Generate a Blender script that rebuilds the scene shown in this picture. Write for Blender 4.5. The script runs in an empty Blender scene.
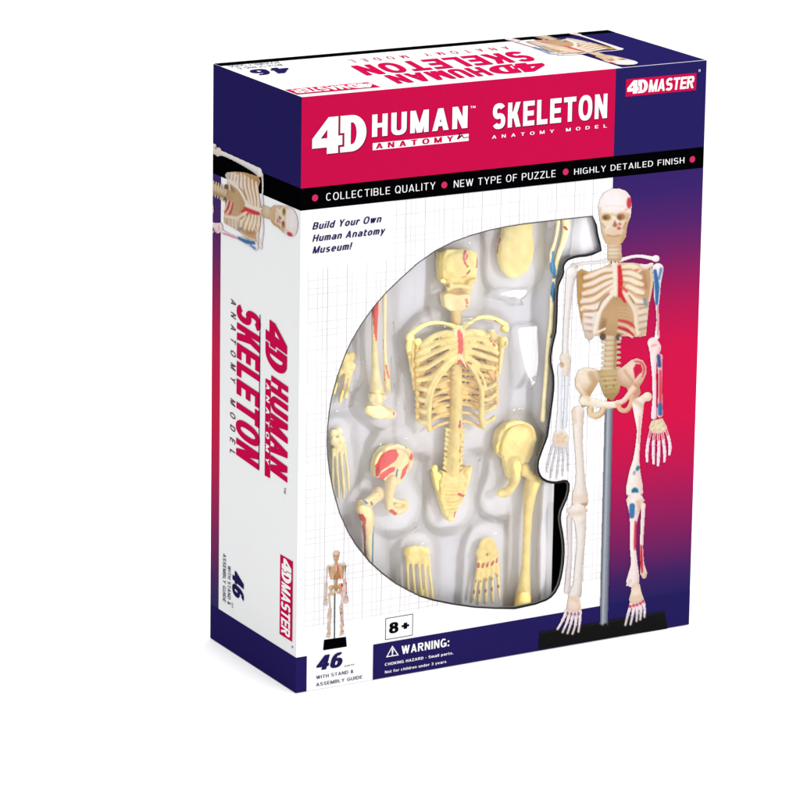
import bpy, bmesh, math
import numpy as np
from mathutils import Vector, Matrix
from mathutils.geometry import tessellate_polygon

# ------------------------------------------------------------------ camera, light, exposure
scene = bpy.context.scene
COL = scene.collection
EUL = [math.radians(a) for a in (77.985, -1.156, -30.51)]
CAM = np.array([-.70029, -1.32272, .53473])
FPX, CX, CY = 3987.073, 400 + 95.947, 400 - 239.133
cd = bpy.data.cameras.new("camera")
cam = bpy.data.objects.new("camera", cd)
COL.objects.link(cam)
cam.location = CAM
cam.rotation_mode = 'XYZ'
cam.rotation_euler = EUL
cd.sensor_width = 36
cd.lens = FPX / 800 * 36
cd.shift_x = -95.947 / 800
cd.shift_y = -239.133 / 800
cd.clip_start = .01
cd.clip_end = 100
scene.camera = cam

w = bpy.data.worlds.new("World")
scene.world = w
w.use_nodes = True
w.node_tree.nodes['Background'].inputs[0].default_value = (1, 1, 1, 1)
w.node_tree.nodes['Background'].inputs[1].default_value = .81

BOXC = Vector((.0926, 0, .12))


def area(name, direction, dist, size, radiance):
    ld = bpy.data.lights.new(name, 'AREA')
    ld.shape = 'SQUARE'
    ld.size = size
    ld.energy = radiance * math.pi * size * size
    o = bpy.data.objects.new(name, ld)
    COL.objects.link(o)
    d = Vector(direction).normalized()
    o.location = BOXC + d * dist
    o.rotation_euler = d.to_track_quat('Z', 'Y').to_euler()
    return o


KEYD = Vector((.5, -.84, .2)).normalized()
area("key_softbox", KEYD, 1.0, .165, 44)
area("left_softbox", (-.95, -.6, .42), 1.0, .05, 45)
area("overhead_softbox", (.05, -.12, 1), 1.7, 1.7, 4.4)

scene.view_settings.view_transform = 'Standard'
scene.view_settings.look = 'None'
scene.view_settings.exposure = 0
scene.view_settings.gamma = 1
scene.render.film_transparent = False
scene.cycles.max_bounces = 12
scene.cycles.transparent_max_bounces = 24

# ------------------------------------------------------------------ pixel <-> surface mapping (traced photo -> real millimetres)
W, D, H = .18523, .0754, .24


def rotm(e):
    return np.array(Matrix.Rotation(e[2], 3, 'Z') @ Matrix.Rotation(e[1], 3, 'Y') @ Matrix.Rotation(e[0], 3, 'X'))


RM = rotm(EUL)


def project(P):
    Q = (np.asarray(P, float) - CAM) @ RM
    return np.stack([CX + FPX * Q[..., 0] / -Q[..., 2], CY - FPX * Q[..., 1] / -Q[..., 2]], -1)


def homog(src, dst):
    A = []
    for (x, y), (u, v) in zip(src, dst):
        A.append([x, y, 1, 0, 0, 0, -u * x, -u * y, -u])
        A.append([0, 0, 0, x, y, 1, -v * x, -v * y, -v])
    return np.linalg.svd(np.array(A))[2][-1].reshape(3, 3)


def happ(Hm, p):
    p = np.asarray(p, float)
    q = np.concatenate([p, np.ones(p.shape[:-1] + (1,))], -1) @ Hm.T
    return q[..., :2] / q[..., 2:]


FTL, FBL, FTR, FBR = (303.4, 98.3), (295.3, 694.8), (704.2, 58.9), (690.2, 624.6)
BTL, BBL, BTR = (213.3, 62.2), (209.7, 637.8), (609.1, 31.8)
HF = homog([FBL, FBR, FTR, FTL], [(0, 0), (W, 0), (W, H), (0, H)])
HS = homog([BBL, FBL, FTL, BTL], [(0, 0), (D, 0), (D, H), (0, H)])
HT = homog([FTL, FTR, BTR, BTL], [(0, 0), (W, 0), (W, D), (0, D)])


def F(p): return happ(HF, p)
def S(p): return happ(HS, p)
def T(p): return happ(HT, p)


def B(p, dep):
    """photo pixel -> real 3D point on the plane dep millimetres behind the front panel"""
    uv = F(p)
    P = np.stack([uv[..., 0], np.zeros(uv.shape[:-1]), uv[..., 1]], -1)
    d = P - CAM
    t = (np.asarray(dep) / 1000. - CAM[1]) / d[..., 1]
    return CAM + d * t[..., None]


def fp(u, v, l=0.): return (u, -l, v)
def sp(s, v, l=0.): return (-l, D - s, v)
def tp(u, t, l=0.): return (u, t, H + l)


# ------------------------------------------------------------------ materials
def lin(c):
    c = np.asarray(c, float) / 255.
    return np.where(c <= .04045, c / 12.92, ((c + .055) / 1.055) ** 2.4)


LF = 1.74     # light level the photograph's front panel is exposed for: pixel colour -> ink colour


def ink(c, l=LF):
    return tuple(np.clip(lin(c) / l, 0, .67))


MATS = {}


def mat(name, color, rough=.5, spec=.4, noise=0., nscale=300., bump=0.):
    if name in MATS: return MATS[name]
    m = bpy.data.materials.new(name)
    m.use_nodes = True
    nt = m.node_tree
    b = nt.nodes['Principled BSDF']
    b.inputs['Base Color'].default_value = (*color, 1)
    b.inputs['Roughness'].default_value = rough
    b.inputs['Specular IOR Level'].default_value = spec
    if noise or bump:
        tc = nt.nodes.new('ShaderNodeTexCoord')
        nz = nt.nodes.new('ShaderNodeTexNoise')
        nz.inputs['Scale'].default_value = nscale
        nz.inputs['Detail'].default_value = 4
        nt.links.new(tc.outputs['Object'], nz.inputs['Vector'])
        if noise:
            mr = nt.nodes.new('ShaderNodeMapRange')
            mr.inputs[3].default_value = 1 - noise
            mr.inputs[4].default_value = 1 + noise
            nt.links.new(nz.outputs[0], mr.inputs[0])
            mx = nt.nodes.new('ShaderNodeMix')
            mx.data_type = 'RGBA'
            mx.blend_type = 'MULTIPLY'
            mx.inputs[0].default_value = 1
            mx.inputs[6].default_value = (*color, 1)
            nt.links.new(mr.outputs[0], mx.inputs[7])
            nt.links.new(mx.outputs[2], b.inputs['Base Color'])
        if bump:
            bp = nt.nodes.new('ShaderNodeBump')
            bp.inputs['Strength'].default_value = bump
            bp.inputs['Distance'].default_value = .0002
            nt.links.new(nz.outputs[0], bp.inputs['Height'])
            nt.links.new(bp.outputs[0], b.inputs['Normal'])
    MATS[name] = m
    return m


def ink_mat(name, c, l=LF):
    return mat(name, ink(c, l), .6, .0, .05, 260.)


def attr_mat(name, attr, rough, spec, sss=0.):
    m = bpy.data.materials.new(name)
    m.use_nodes = True
    nt = m.node_tree
    b = nt.nodes['Principled BSDF']
    a = nt.nodes.new('ShaderNodeAttribute')
    a.attribute_name = attr
    nt.links.new(a.outputs['Color'], b.inputs['Base Color'])
    b.inputs['Roughness'].default_value = rough
    b.inputs['Specular IOR Level'].default_value = spec
    if sss:
        b.inputs['Subsurface Weight'].default_value = sss
        b.inputs['Subsurface Scale'].default_value = .002
        b.inputs['Subsurface Radius'].default_value = (1, .7, .3)
    return m


RED, NAVY, BLACK = (207, 18, 76), (40, 33, 97), (4, 4, 6)
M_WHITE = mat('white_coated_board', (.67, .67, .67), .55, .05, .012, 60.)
M_SHADED_BOARD = mat('white_board_shaded', (.60, .605, .61), .42, .3, .012, 60.)  # same board as the front, toned down to paint its dimmer lighting
M_INNER = mat('grey_board', (.7, .69, .67), .8, .1, .06, 400.)
M_RED = ink_mat('red_ink', RED)
M_NAVY = ink_mat('navy_ink', NAVY)
M_BLACK = ink_mat('black_ink', BLACK)
M_WINK = mat('white_ink', (.67, .67, .67), .55, .02)
M_MAROON = ink_mat('maroon_ink', (120, 12, 48))
M_CRIMSON = ink_mat('crimson_ink', (196, 14, 74), 1.35)
M_GREYINK = ink_mat('grey_ink', (95, 92, 92))
M_DOT = ink_mat('pink_dot_ink', (214, 50, 100))


# ------------------------------------------------------------------ object helpers
def link(name, me, material, parent=None):
    o = bpy.data.objects.new(name, me)
    COL.objects.link(o)
    if material is not None: me.materials.append(material)
    if parent: o.parent = parent
    return o


def obj(name, verts, faces, material, parent=None, smooth=False):
    me = bpy.data.meshes.new(name)
    me.from_pydata([tuple(v) for v in verts], [], faces)
    me.update()
    if smooth: me.shade_smooth()
    return link(name, me, material, parent)


def empty(name, loc, label, cat, group=None):
    o = bpy.data.objects.new(name, None)
    COL.objects.link(o)
    o.location = loc
    o.empty_display_size = .02
    tag(o, label, cat, group)
    bpy.context.view_layer.update()
    return o


def tag(o, label=None, cat=None, group=None, kind=None):
    for k, v in (('label', label), ('category', cat), ('group', group), ('kind', kind)):
        if v: o[k] = v


def flat(name, polys, place, l, material, parent):
    """flat printed shape: polys is a list of loops (outer, holes...) in face metres"""
    loops = [[Vector((x, y, 0)) for x, y in lp] for lp in polys]
    tris = tessellate_polygon(loops)
    pts = [p for lp in loops for p in lp]
    vs = [place(p.x, p.y, l) for p in pts]
    return obj(name, vs, orient(vs, tris, place), material, parent)


def orient(vs, tris, place):
    n = Vector(place(0, 0, 1)) - Vector(place(0, 0, 0))
    out = []
    for t in tris:
        a, b, c = (Vector(vs[i]) for i in t)
        out.append(tuple(t) if (b - a).cross(c - a).dot(n) > 0 else tuple(reversed(t)))
    return out


def rect(a0, b0, a1, b1): return [[(a0, b0), (a1, b0), (a1, b1), (a0, b1)]]


# ------------------------------------------------------------------ lettering drawn as strokes (grotesque capitals, lower case, figures)
from mathutils.geometry import delaunay_2d_cdt


def glyph(ch, s, b):
    """polygons of one character, cap height 1; s = stem width, b = bar height; returns (polys, width)"""
    P = []
    X = .72

    def bar(x0, y0, x1, y1): P.append([(x0, y0), (x1, y0), (x1, y1), (x0, y1)])
    def dg(xb, xt, y0=0., y1=1., t=None):
        t = s if t is None else t
        P.append([(xb, y0), (xb + t, y0), (xt + t, y1), (xt, y1)])

    def ring(cx, cy, rx, ry, a0=0., a1=360., n=22, tx=None, ty=None):
        tx = s if tx is None else tx
        ty = b if ty is None else ty
        full = abs(a1 - a0) >= 359.9
        pw = .86
        pts = []
        for i in range(n + 1):
            a = math.radians(a0 + (a1 - a0) * i / n)
            c, d = math.cos(a), math.sin(a)
            c = math.copysign(abs(c) ** pw, c)
            d = math.copysign(abs(d) ** pw, d)
            pts.append(((cx + rx * c, cy + ry * d), (cx + (rx - tx) * c, cy + (ry - ty) * d)))
        for p, q in zip(pts[:-1], pts[1:]):
            P.append([p[0], q[0], q[1], p[1]])

    def bowl(x0, y0, x1, y1):
        ry = (y1 - y0) / 2
        xm = max(x1 - max(ry * .85, s * 1.15), x0)
        bar(x0, y0, xm + .002, y0 + b)
        bar(x0, y1 - b, xm + .002, y1)
        ring(xm, (y0 + y1) / 2, x1 - xm, ry, -90, 90, 14)

    w = .50 + s
    m = (1 + b) / 2
    if ch == 'A':
        w = .56 + s; c = (w - s) / 2
        dg(0, c); dg(w - s, c); k = .2
        bar(c * k + s * .5, k, w - c * k - s * .5, k + b * .9)
    elif ch == 'B': bar(0, 0, s, 1); bowl(s * .5, 0, w, .5 + b / 2); bowl(s * .5, .5 - b / 2, w - .03, 1)
    elif ch == 'C': w = .54 + s; ring(w / 2, .5, w / 2, .52, 48, 312)
    elif ch == 'D': w = .54 + s; bar(0, 0, s, 1); bowl(s * .5, 0, w, 1)
    elif ch in 'EF':
        w = .42 + s; bar(0, 0, s, 1); bar(s, 1 - b, w, 1); bar(s, m - b, w - .04, m)
        if ch == 'E': bar(s, 0, w, b)
    elif ch == 'G': w = .58 + s; ring(w / 2, .5, w / 2, .52, 48, 330); bar(w * .52, .5 - b, w, .5); bar(w - s * .9, .05, w, .5 - b)
    elif ch == 'H': bar(0, 0, s, 1); bar(w - s, 0, w, 1); bar(s, m - b, w - s, m)
    elif ch in 'Il': w = s; bar(0, 0, s, 1)
    elif ch == 'K': w = .5 + s; bar(0, 0, s, 1); dg(s * .75, w - s * 1.15, .36, 1, s * 1.1); dg(w - s * 1.1, s * .95, 0, .62, s * 1.15)
    elif ch == 'L': w = .38 + s; bar(0, 0, s, 1); bar(s, 0, w, b)
    elif ch == 'M': w = .56 + 1.35 * s; c = (w - s) / 2; bar(0, 0, s * .9, 1); bar(w - s * .9, 0, w, 1); dg(c, 0.0, 0, 1, s); dg(c, w - s, 0, 1, s)
    elif ch == 'N': bar(0, 0, s * .95, 1); bar(w - s * .95, 0, w, 1); dg(w - s * 1.05, 0, 0, 1, s * 1.05)
    elif ch in 'OQ':
        w = .58 + s; ring(w / 2, .5, w / 2, .52, 0, 360, 30)
        if ch == 'Q': dg(w - s * 1.0, w * .52, -.06, .26, s * .9)
    elif ch == 'P': bar(0, 0, s, 1); bowl(s * .5, .42, w, 1)
    elif ch == 'R': w += .03; bar(0, 0, s, 1); bowl(s * .5, .43, w - .02, 1); dg(w - s * 1.05, w * .5 - s * .4, 0, .46, s * 1.05)
    elif ch == 'S':
        h = (.52 + b / 2); r = h / 2 + .01
        ring(w / 2, 1.02 - r, w / 2 - .01, r, 28, 268, 18); ring(w / 2, -.02 + r, w / 2, r, 92, -152, 18)
        dg(w / 2 - .1, w / 2 - .14, .5 - b * .5, .5 + b * .5, .22)
    elif ch == 'T': w = .48 + s; bar(0, 1 - b, w, 1); bar((w - s) / 2, 0, (w + s) / 2, 1 - b)
    elif ch == 'U': r = .3; bar(0, r, s, 1); bar(w - s, r, w, 1); ring(w / 2, r, w / 2, r + .02, 180, 360, 16)
    elif ch == 'V': w = .54 + s; c = (w - s) / 2; dg(c, 0); dg(c, w - s)
    elif ch == 'W': w = .8 + 1.3 * s; q = (w - s) / 4; dg(q, 0); dg(q, 2 * q); dg(3 * q, 2 * q); dg(3 * q, 4 * q)
    elif ch == 'Y': w = .54 + s; c = (w - s) / 2; bar(c, 0, c + s, .44); dg(c, 0, .42, 1); dg(c, w - s, .42, 1)
    elif ch == 'Z': w = .48 + s; bar(0, 1 - b, w, 1); bar(0, 0, w, b); dg(0, w - s * 1.1, b, 1 - b, s * 1.1)
    elif ch == '4':
        w = .46 + s; bar(w - s * 1.35, 0, w - s * .35, 1); bar(0, .2, w, .2 + b); dg(0, w - s * 1.35 - .02, .2 + b * .6, 1, s * .95)
    elif ch == '6': w = .44 + s; ring(w / 2, .32, w / 2, .34); ring(w / 2 + .02, .5, w / 2 + .02, .52, 62, 190, 14)
    elif ch == '8': w = .44 + s; ring(w / 2, .28 + b * .06, w / 2, .30 + b * .1, 0, 360); ring(w / 2, .76 - b * .06, w / 2 - .025, .26 + b * .1, 0, 360)
    elif ch == '3': w = .44 + s; ring(w / 2, .29, w / 2, .31, -160, 92); ring(w / 2, .74, w / 2 - .02, .28, -92, 160)
    elif ch == '&': w = .5 + s; ring(w * .42, .27, w * .42, .29); ring(w * .42, .78, w * .3, .24); dg(w - s, w * .2, 0, .7, s)
    elif ch == '-': w = .3; bar(0, .34, w, .34 + b)
    elif ch == '.': w = s; bar(0, 0, s, s)
    elif ch == ':': w = s; bar(0, 0, s, s); bar(0, .5, s, .5 + s)
    elif ch == '!': w = s; bar(0, 0, s, s * .9); bar(0, s * 1.3, s, 1)
    elif ch == '+': w = .56; bar(0, .5 - b / 2, w, .5 + b / 2); bar((w - s) / 2, .5 - .29, (w + s) / 2, .5 + .29)
    # lower case
    elif ch in 'oceds':
        w = .42 + s; h = X / 2
        if ch == 'o': ring(w / 2, h, w / 2, h + .02)
        if ch == 'c': w -= .02; ring(w / 2, h, w / 2, h + .02, 50, 310)
        if ch == 'e': ring(w / 2, h, w / 2, h + .02, 0, 315); bar(s * .6, h - b * .5, w - .01, h + b * .4)
        if ch == 'd': ring(w / 2, h, w / 2, h + .02); bar(w - s, 0, w, 1)
        if ch == 's':
            r = h / 2 + b * .28
            ring(w / 2 - .02, X + .02 - r, w / 2 - .02, r, 30, 265, 12); ring(w / 2 - .02, r - .02, w / 2 - .02, r, 95, -150, 12); w -= .04
    elif ch == 'a': w = .42 + s; ring(w / 2, .23, w / 2, .25); bar(w - s, 0, w, X - .2); ring(w / 2, X - .24, w / 2, .26, 0, 150, 12)
    elif ch == 'p': w = .42 + s; h = X / 2; ring(w / 2, h, w / 2, h + .02); bar(0, -.26, s, X)
    elif ch == 'f': w = .22 + s; bar(.06, 0, .06 + s, 1); bar(.06 + s, 1 - b, w + .03, 1); bar(0, X - b, w, X)
    elif ch in 'hn': w = .38 + s; bar(0, 0, s, 1 if ch == 'h' else X); ring(w / 2, X - .22, w / 2, .24, 0, 180, 12); bar(w - s, 0, w, X - .22)
    elif ch == 'm':
        w = .62 + s; bar(0, 0, s, X); q = (w + s) / 2
        ring(q / 2, X - .22, q / 2, .24, 0, 180, 12); bar(q - s, 0, q, X - .22)
        ring(q - s + q / 2, X - .22, q / 2, .24, 0, 180, 12); bar(w - s, 0, w, X - .22)
    elif ch == 'i': w = s; bar(0, 0, s, X); bar(0, .84, s, 1)
    elif ch == 'r': w = .22 + s; bar(0, 0, s, X); bar(s, X - b * 1.3, w + .02, X)
    elif ch == 't': w = .22 + s; bar(.06, 0, .06 + s, .92); bar(0, X - b, w, X); bar(.06 + s, 0, w + .02, b)
    elif ch == 'u': w = .38 + s; bar(0, .22, s, X); ring(w / 2, .22, w / 2, .24, 180, 360, 12); bar(w - s, 0, w, X)
    elif ch == 'w': w = .58 + s; q = (w - s) / 4; dg(q, 0, 0, X); dg(q, 2 * q, 0, X); dg(3 * q, 2 * q, 0, X); dg(3 * q, 4 * q, 0, X)
    elif ch == 'y': w = .42 + s; c = (w - s) / 2; dg(c, 0, 0, X); dg(c - .12, w - s, -.26, X)
    elif ch == ' ': w = .2 + s * .3
    return P, w


def text_raw(body, bold=.13, shear=0., spacing=1., gap=None):
    """bold = stem width; returns non-overlapping triangles"""
    s = bold
    b = min(bold * .86, .2)
    x = 0
    V, Fs = [], []
    gp = (.13 + .12 * (1 - min(s / .25, 1))) * 1. + (spacing - 1)
    for ch in body:
        P, w = glyph(ch, s, b)
        if P:
            pts, faces = [], []
            for p in P:
                ar = sum(p[i][0] * p[(i + 1) % len(p)][1] - p[(i + 1) % len(p)][0] * p[i][1] for i in range(len(p)))
                if ar < 0: p = p[::-1]
                n = len(pts)
                pts += [Vector(q) for q in p]
                faces.append(list(range(n, n + len(p))))
            ov, oe, of, _, _, oo = delaunay_2d_cdt(pts, [], faces, 0, 1e-5)
            n = len(V)
            V += [(q.x + x, q.y) for q in ov]
            Fs += [tuple(i + n for i in f) for f, o in zip(of, oo) if o]
        x += w + gp
    v = np.array(V)
    v[:, 0] += v[:, 1] * shear
    return v, Fs


def text(name, body, place, bl, tr, rot, l, material, parent, bold=.13, shear=0., spacing=1., shadow=None):
    """bl / tr: face coordinates of the text's own bottom-left and cap-top-right; rot 0, 90 (clockwise) or 180"""
    v, f = text_raw(body, bold, shear, spacing)
    lo, hi = 0., 1.
    x = (v[:, 0] - v[:, 0].min()) / np.ptp(v[:, 0])
    y = (v[:, 1] - lo) / (hi - lo)
    return glyphs(name, np.stack([x, y], 1), f, place, bl, tr, rot, l, material, parent, shadow)


def glyphs(name, q, f, place, bl, tr, rot, l, material, parent, shadow=None):
    bl, tr = np.asarray(bl), np.asarray(tr)
    x, y = q[:, 0], q[:, 1]
    if rot == 0:
        a = bl[0] + x * (tr[0] - bl[0]); b = bl[1] + y * (tr[1] - bl[1])
    elif rot == 180:
        a = bl[0] + x * (tr[0] - bl[0]); b = bl[1] + y * (tr[1] - bl[1])
    else:   # 90 clockwise: text x runs down the face, text y towards +a
        a = bl[0] + y * (tr[0] - bl[0]); b = bl[1] + x * (tr[1] - bl[1])
    vs = [place(i, j, l) for i, j in zip(a, b)]
    o = obj(name, vs, orient(vs, f, place), material, parent)
    if shadow:
        dx, dy, m = shadow
        vs2 = [place(i + dx, j + dy, l - .00005) for i, j in zip(a, b)]
        me = o.data
        me.materials.append(m)
        n = len(vs)
        me2 = bpy.data.meshes.new(name)
        ff = orient(vs, f, place)
        me2.from_pydata(vs + vs2, [], ff + [tuple(i + n for i in t) for t in ff])
        me2.materials.append(material)
        me2.materials.append(m)
        me2.polygons.foreach_set('material_index', [0] * len(ff) + [1] * len(ff))
        o.data = me2
    return o


def arc(cx, cy, rx, ry, a0, a1, n):
    return [(cx + rx * math.cos(a0 + (a1 - a0) * i / n), cy + ry * math.sin(a0 + (a1 - a0) * i / n)) for i in range(n + 1)]


def logo4d():
    """block '4D' mark in a unit box (x 0..1, y 0..1)"""
    four = [(0, .18), (0, .44), (.46, 1), (.74, 1), (.74, .47), (.86, .47), (.86, .21), (.74, .21), (.74, 0), (.42, 0), (.42, .18)]
    hole = [(.24, .43), (.43, .43), (.43, .67)]
    h = math.pi / 2
    dd = [(.80, .53), (.80, 1)] + arc(1.12, .5, .43, .5, h, -h, 16) + [(.80, 0), (.80, .15), (.92, .15), (.92, .53)]
    dh = [(1.10, .80)] + arc(1.14, .5, .13, .3, h, -h, 10) + [(1.10, .20)]
    V, Fs = [], []
    for loops in ([four, hole], [dd, dh]):
        lp = [[Vector((x, y, 0)) for x, y in q] for q in loops]
        t = tessellate_polygon(lp)
        n = len(V)
        V += [(p.x / 1.55, p.y) for q in lp for p in q]
        Fs += [tuple(i + n for i in k) for k in t]
    return np.array(V), Fs


L4V, L4F = logo4d()


def slab(name, lo, hi, material, parent, bev=.0003):
    bm = bmesh.new()
    bmesh.ops.create_cube(bm, size=1)
    for v in bm.verts:
        v.co = [lo[i] + (v.co[i] + .5) * (hi[i] - lo[i]) for i in range(3)]
    if bev:
        bmesh.ops.bevel(bm, geom=bm.edges[:], offset=bev, segments=2, affect='EDGES')
    me = bpy.data.meshes.new(name)
    bm.to_mesh(me)
    bm.free()
    return link(name, me, material, parent)


# ------------------------------------------------------------------ setting
M_FLOOR = mat('white_sweep', (.95, .95, .95), .8, .1)
fl = obj('tabletop', [(-30, -30, 0), (30, -30, 0), (30, 30, 0), (-30, 30, 0)], [(0, 1, 2, 3)], M_FLOOR)
tag(fl, 'seamless white tabletop under the carton', 'tabletop', kind='structure')

# ------------------------------------------------------------------ carton
TH = .0007
Z0 = .0002
box = empty('display_carton', (0, 0, 0), 'white, red and navy windowed carton with skeleton print, standing upright on the white surface', 'box')

WIN = [(591.3, 214.6), (593.8, 223.8), (595, 232.5), (597, 240), (599, 247.5), (592, 250.2), (585, 252), (578, 252.6), (572.5, 253.8), (567, 256), (563.8, 258.8), (561.6, 262.5),
       (561, 266), (561.4, 270), (560.6, 273), (558, 278.5), (556.2, 283), (555.3, 291), (555, 300), (554.9, 310), (554.5, 320), (553.8, 330), (551.8, 338), (550, 346), (549, 354),
       (549, 361), (550.3, 367), (551.7, 374), (551.9, 381), (551.7, 388), (550.6, 398), (549.4, 407), (548.4, 414), (547, 425), (545.8, 434), (542, 444), (538.7, 453), (536.8, 459), (536.3, 465),
       (537, 470), (538.7, 474.6), (541.6, 478), (545.8, 480.5), (550, 481.7), (555, 482), (559, 481.4), (563.4, 480.3), (566, 480.4), (567.6, 482.5), (567.4, 489), (565.6, 496),
       (562.5, 503), (559.7, 510), (558.8, 517), (559.6, 524), (561.3, 533), (562.6, 543), (562.8, 552), (562, 564), (560, 576), (557.8, 584), (554.5, 590.5), (550.6, 595),
       (546, 598), (535, 602), (515, 606.4), (496, 607), (474.6, 605.9), (453, 602.8), (434, 599), (420, 594.8), (408, 588.8), (395, 581.5), (382, 571.5), (370, 560.5), (356.5, 543.5),
       (348, 530), (340, 512), (333.4, 488), (330, 470), (328.3, 455), (327.8, 440), (328.4, 425), (330, 410), (332, 397.5), (335, 386), (338.3, 374.5), (342, 364), (346.5, 352), (352, 340),
       (362, 323), (374, 306), (387, 291), (401, 277.5), (417.5, 262.5), (435, 250), (452.5, 241), (470, 234.6), (487.5, 229.4), (505, 225.6), (522.5, 222.8), (540, 220.6), (565, 217.6)]
winuv = [tuple(q) for q in F(WIN)]


def grid_material():
    m = bpy.data.materials.new('white_board_with_fine_grid')
    m.use_nodes = True
    nt = m.node_tree
    N, L = nt.nodes.new, nt.links.new
    b = nt.nodes['Principled BSDF']
    b.inputs['Roughness'].default_value = .55
    b.inputs['Specular IOR Level'].default_value = .02
    tc = N('ShaderNodeTexCoord')
    sx = N('ShaderNodeSeparateXYZ')
    L(tc.outputs['Object'], sx.inputs[0])

    def math_(op, a, bb=None, c=None):
        n = N('ShaderNodeMath')
        n.operation = op
        for i, k in enumerate((a, bb, c)):
            if k is None: continue
            if isinstance(k, (int, float)): n.inputs[i].default_value = k
            else: L(k, n.inputs[i])
        return n.outputs[0]

    def lines(sock, period, width, off):
        t = math_('ADD', sock, off)
        f = math_('FRACT', math_('DIVIDE', t, period))
        return math_('LESS_THAN', f, width / period)

    x, z = sx.outputs[0], sx.outputs[2]
    v = math_('ADD', math_('MULTIPLY', lines(x, .0043, .00042, .001), .55), math_('MULTIPLY', lines(x, .0129, .0004, .0031), .6))
    v = math_('ADD', v, math_('MULTIPLY', lines(x, .0086, .0003, .0052), .4))
    hgt = math_('ADD', math_('MULTIPLY', lines(z, .0056, .00042, .001), .5), math_('MULTIPLY', lines(z, .0168, .0004, .0043), .5))
    g = math_('MINIMUM', math_('MAXIMUM', v, hgt), 1.)
    nz = N('ShaderNodeTexNoise')
    nz.inputs['Scale'].default_value = 55
    L(tc.outputs['Object'], nz.inputs['Vector'])
    g = math_('MULTIPLY', g, math_('MULTIPLY_ADD', nz.outputs[0], .9, .35))
    g = math_('MULTIPLY', g, math_('GREATER_THAN', z, .0265))
    g = math_('MULTIPLY', g, math_('GREATER_THAN', x, .0035))
    lim = math_('MAXIMUM', math_('GREATER_THAN', x, .041), math_('LESS_THAN', z, .172))
    g = math_('MULTIPLY', g, lim)
    mx = N('ShaderNodeMix')
    mx.data_type = 'RGBA'
    L(g, mx.inputs[0])
    mx.inputs[6].default_value = (.67, .67, .67, 1)
    mx.inputs[7].default_value = (.31, .25, .285, 1)
    L(mx.outputs[2], b.inputs['Base Color'])
    return m


def board_with_hole(name, outer, hole, y0, y1, m_front, m_edge, parent):
    loops = [[Vector((x, z, 0)) for x, z in outer], [Vector((x, z, 0)) for x, z in hole]]
    tris = tessellate_polygon(loops)
    pts = [p for lp in loops for p in lp]
    n = len(pts)
    vs = [(p.x, y0, p.y) for p in pts] + [(p.x, y1, p.y) for p in pts]
    place = lambda a, b, l: (a, -l, b)
    ft = orient(vs, tris, place)
    fs = list(ft) + [tuple(i + n for i in reversed(t)) for t in ft]
    mi = [0] * len(ft) + [1] * len(ft)
    s = 0
    for li, lp in enumerate(loops):
        k = len(lp)
        for i in range(k):
            a, b = s + i, s + (i + 1) % k
            fs.append((a, b, b + n, a + n))
            mi.append(1 if li else 2)
        s += k
    o = obj(name, vs, fs, m_front, parent)
    o.data.materials.append(m_edge)
    o.data.materials.append(M_SHADED_BOARD)
    o.data.polygons.foreach_set('material_index', mi)
    bm = bmesh.new()
    bm.from_mesh(o.data)
    bmesh.ops.recalc_face_normals(bm, faces=bm.faces)
    bm.to_mesh(o.data)
    bm.free()
    return o


e = .00003
front = board_with_hole('front_panel', [(0, Z0), (W, Z0), (W, H), (0, H)], winuv, 0, TH, grid_material(), mat('cut_board_edge', (.10, .10, .10), .8, .1), box)
side = slab('side_panel', (0, TH + e, Z0), (TH, D - TH - e, H), M_SHADED_BOARD, box, 0)
side2 = slab('side_panel', (W - TH, TH + e, Z0), (W, D - TH - e, H), M_NAVY, box, 0)
backp = slab('back_panel', (0, D - TH, Z0), (W, D, H), M_WHITE, box, 0)
top = slab('top_panel', (TH + e, TH + e, H - TH), (W - TH - e, D - TH - e, H - e), M_WHITE, box, 0)
bott = slab('bottom_panel', (TH + e, TH + e, Z0), (W - TH - e, D - TH - e, Z0 + TH), M_INNER, box, 0)

EX = .00007
L1, L2, L3, L4 = .00007, .00014, .00021, .00028

# --- front panel printing
u_b = float(F((612.6, 130))[0])
v_b0 = float(np.mean([F((303, 211.3))[1], F((699.5, 164.7))[1]]))
v_b1 = float(np.mean([F((303, 187))[1], F((700.5, 146))[1]]))
v_w = float(np.mean([F((373.2, 644.7))[1], F((480, 626.2))[1]]))
u_c = float(F((306.2, 675))[0])
u_w = float(F((372.6, 660))[0])


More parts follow.
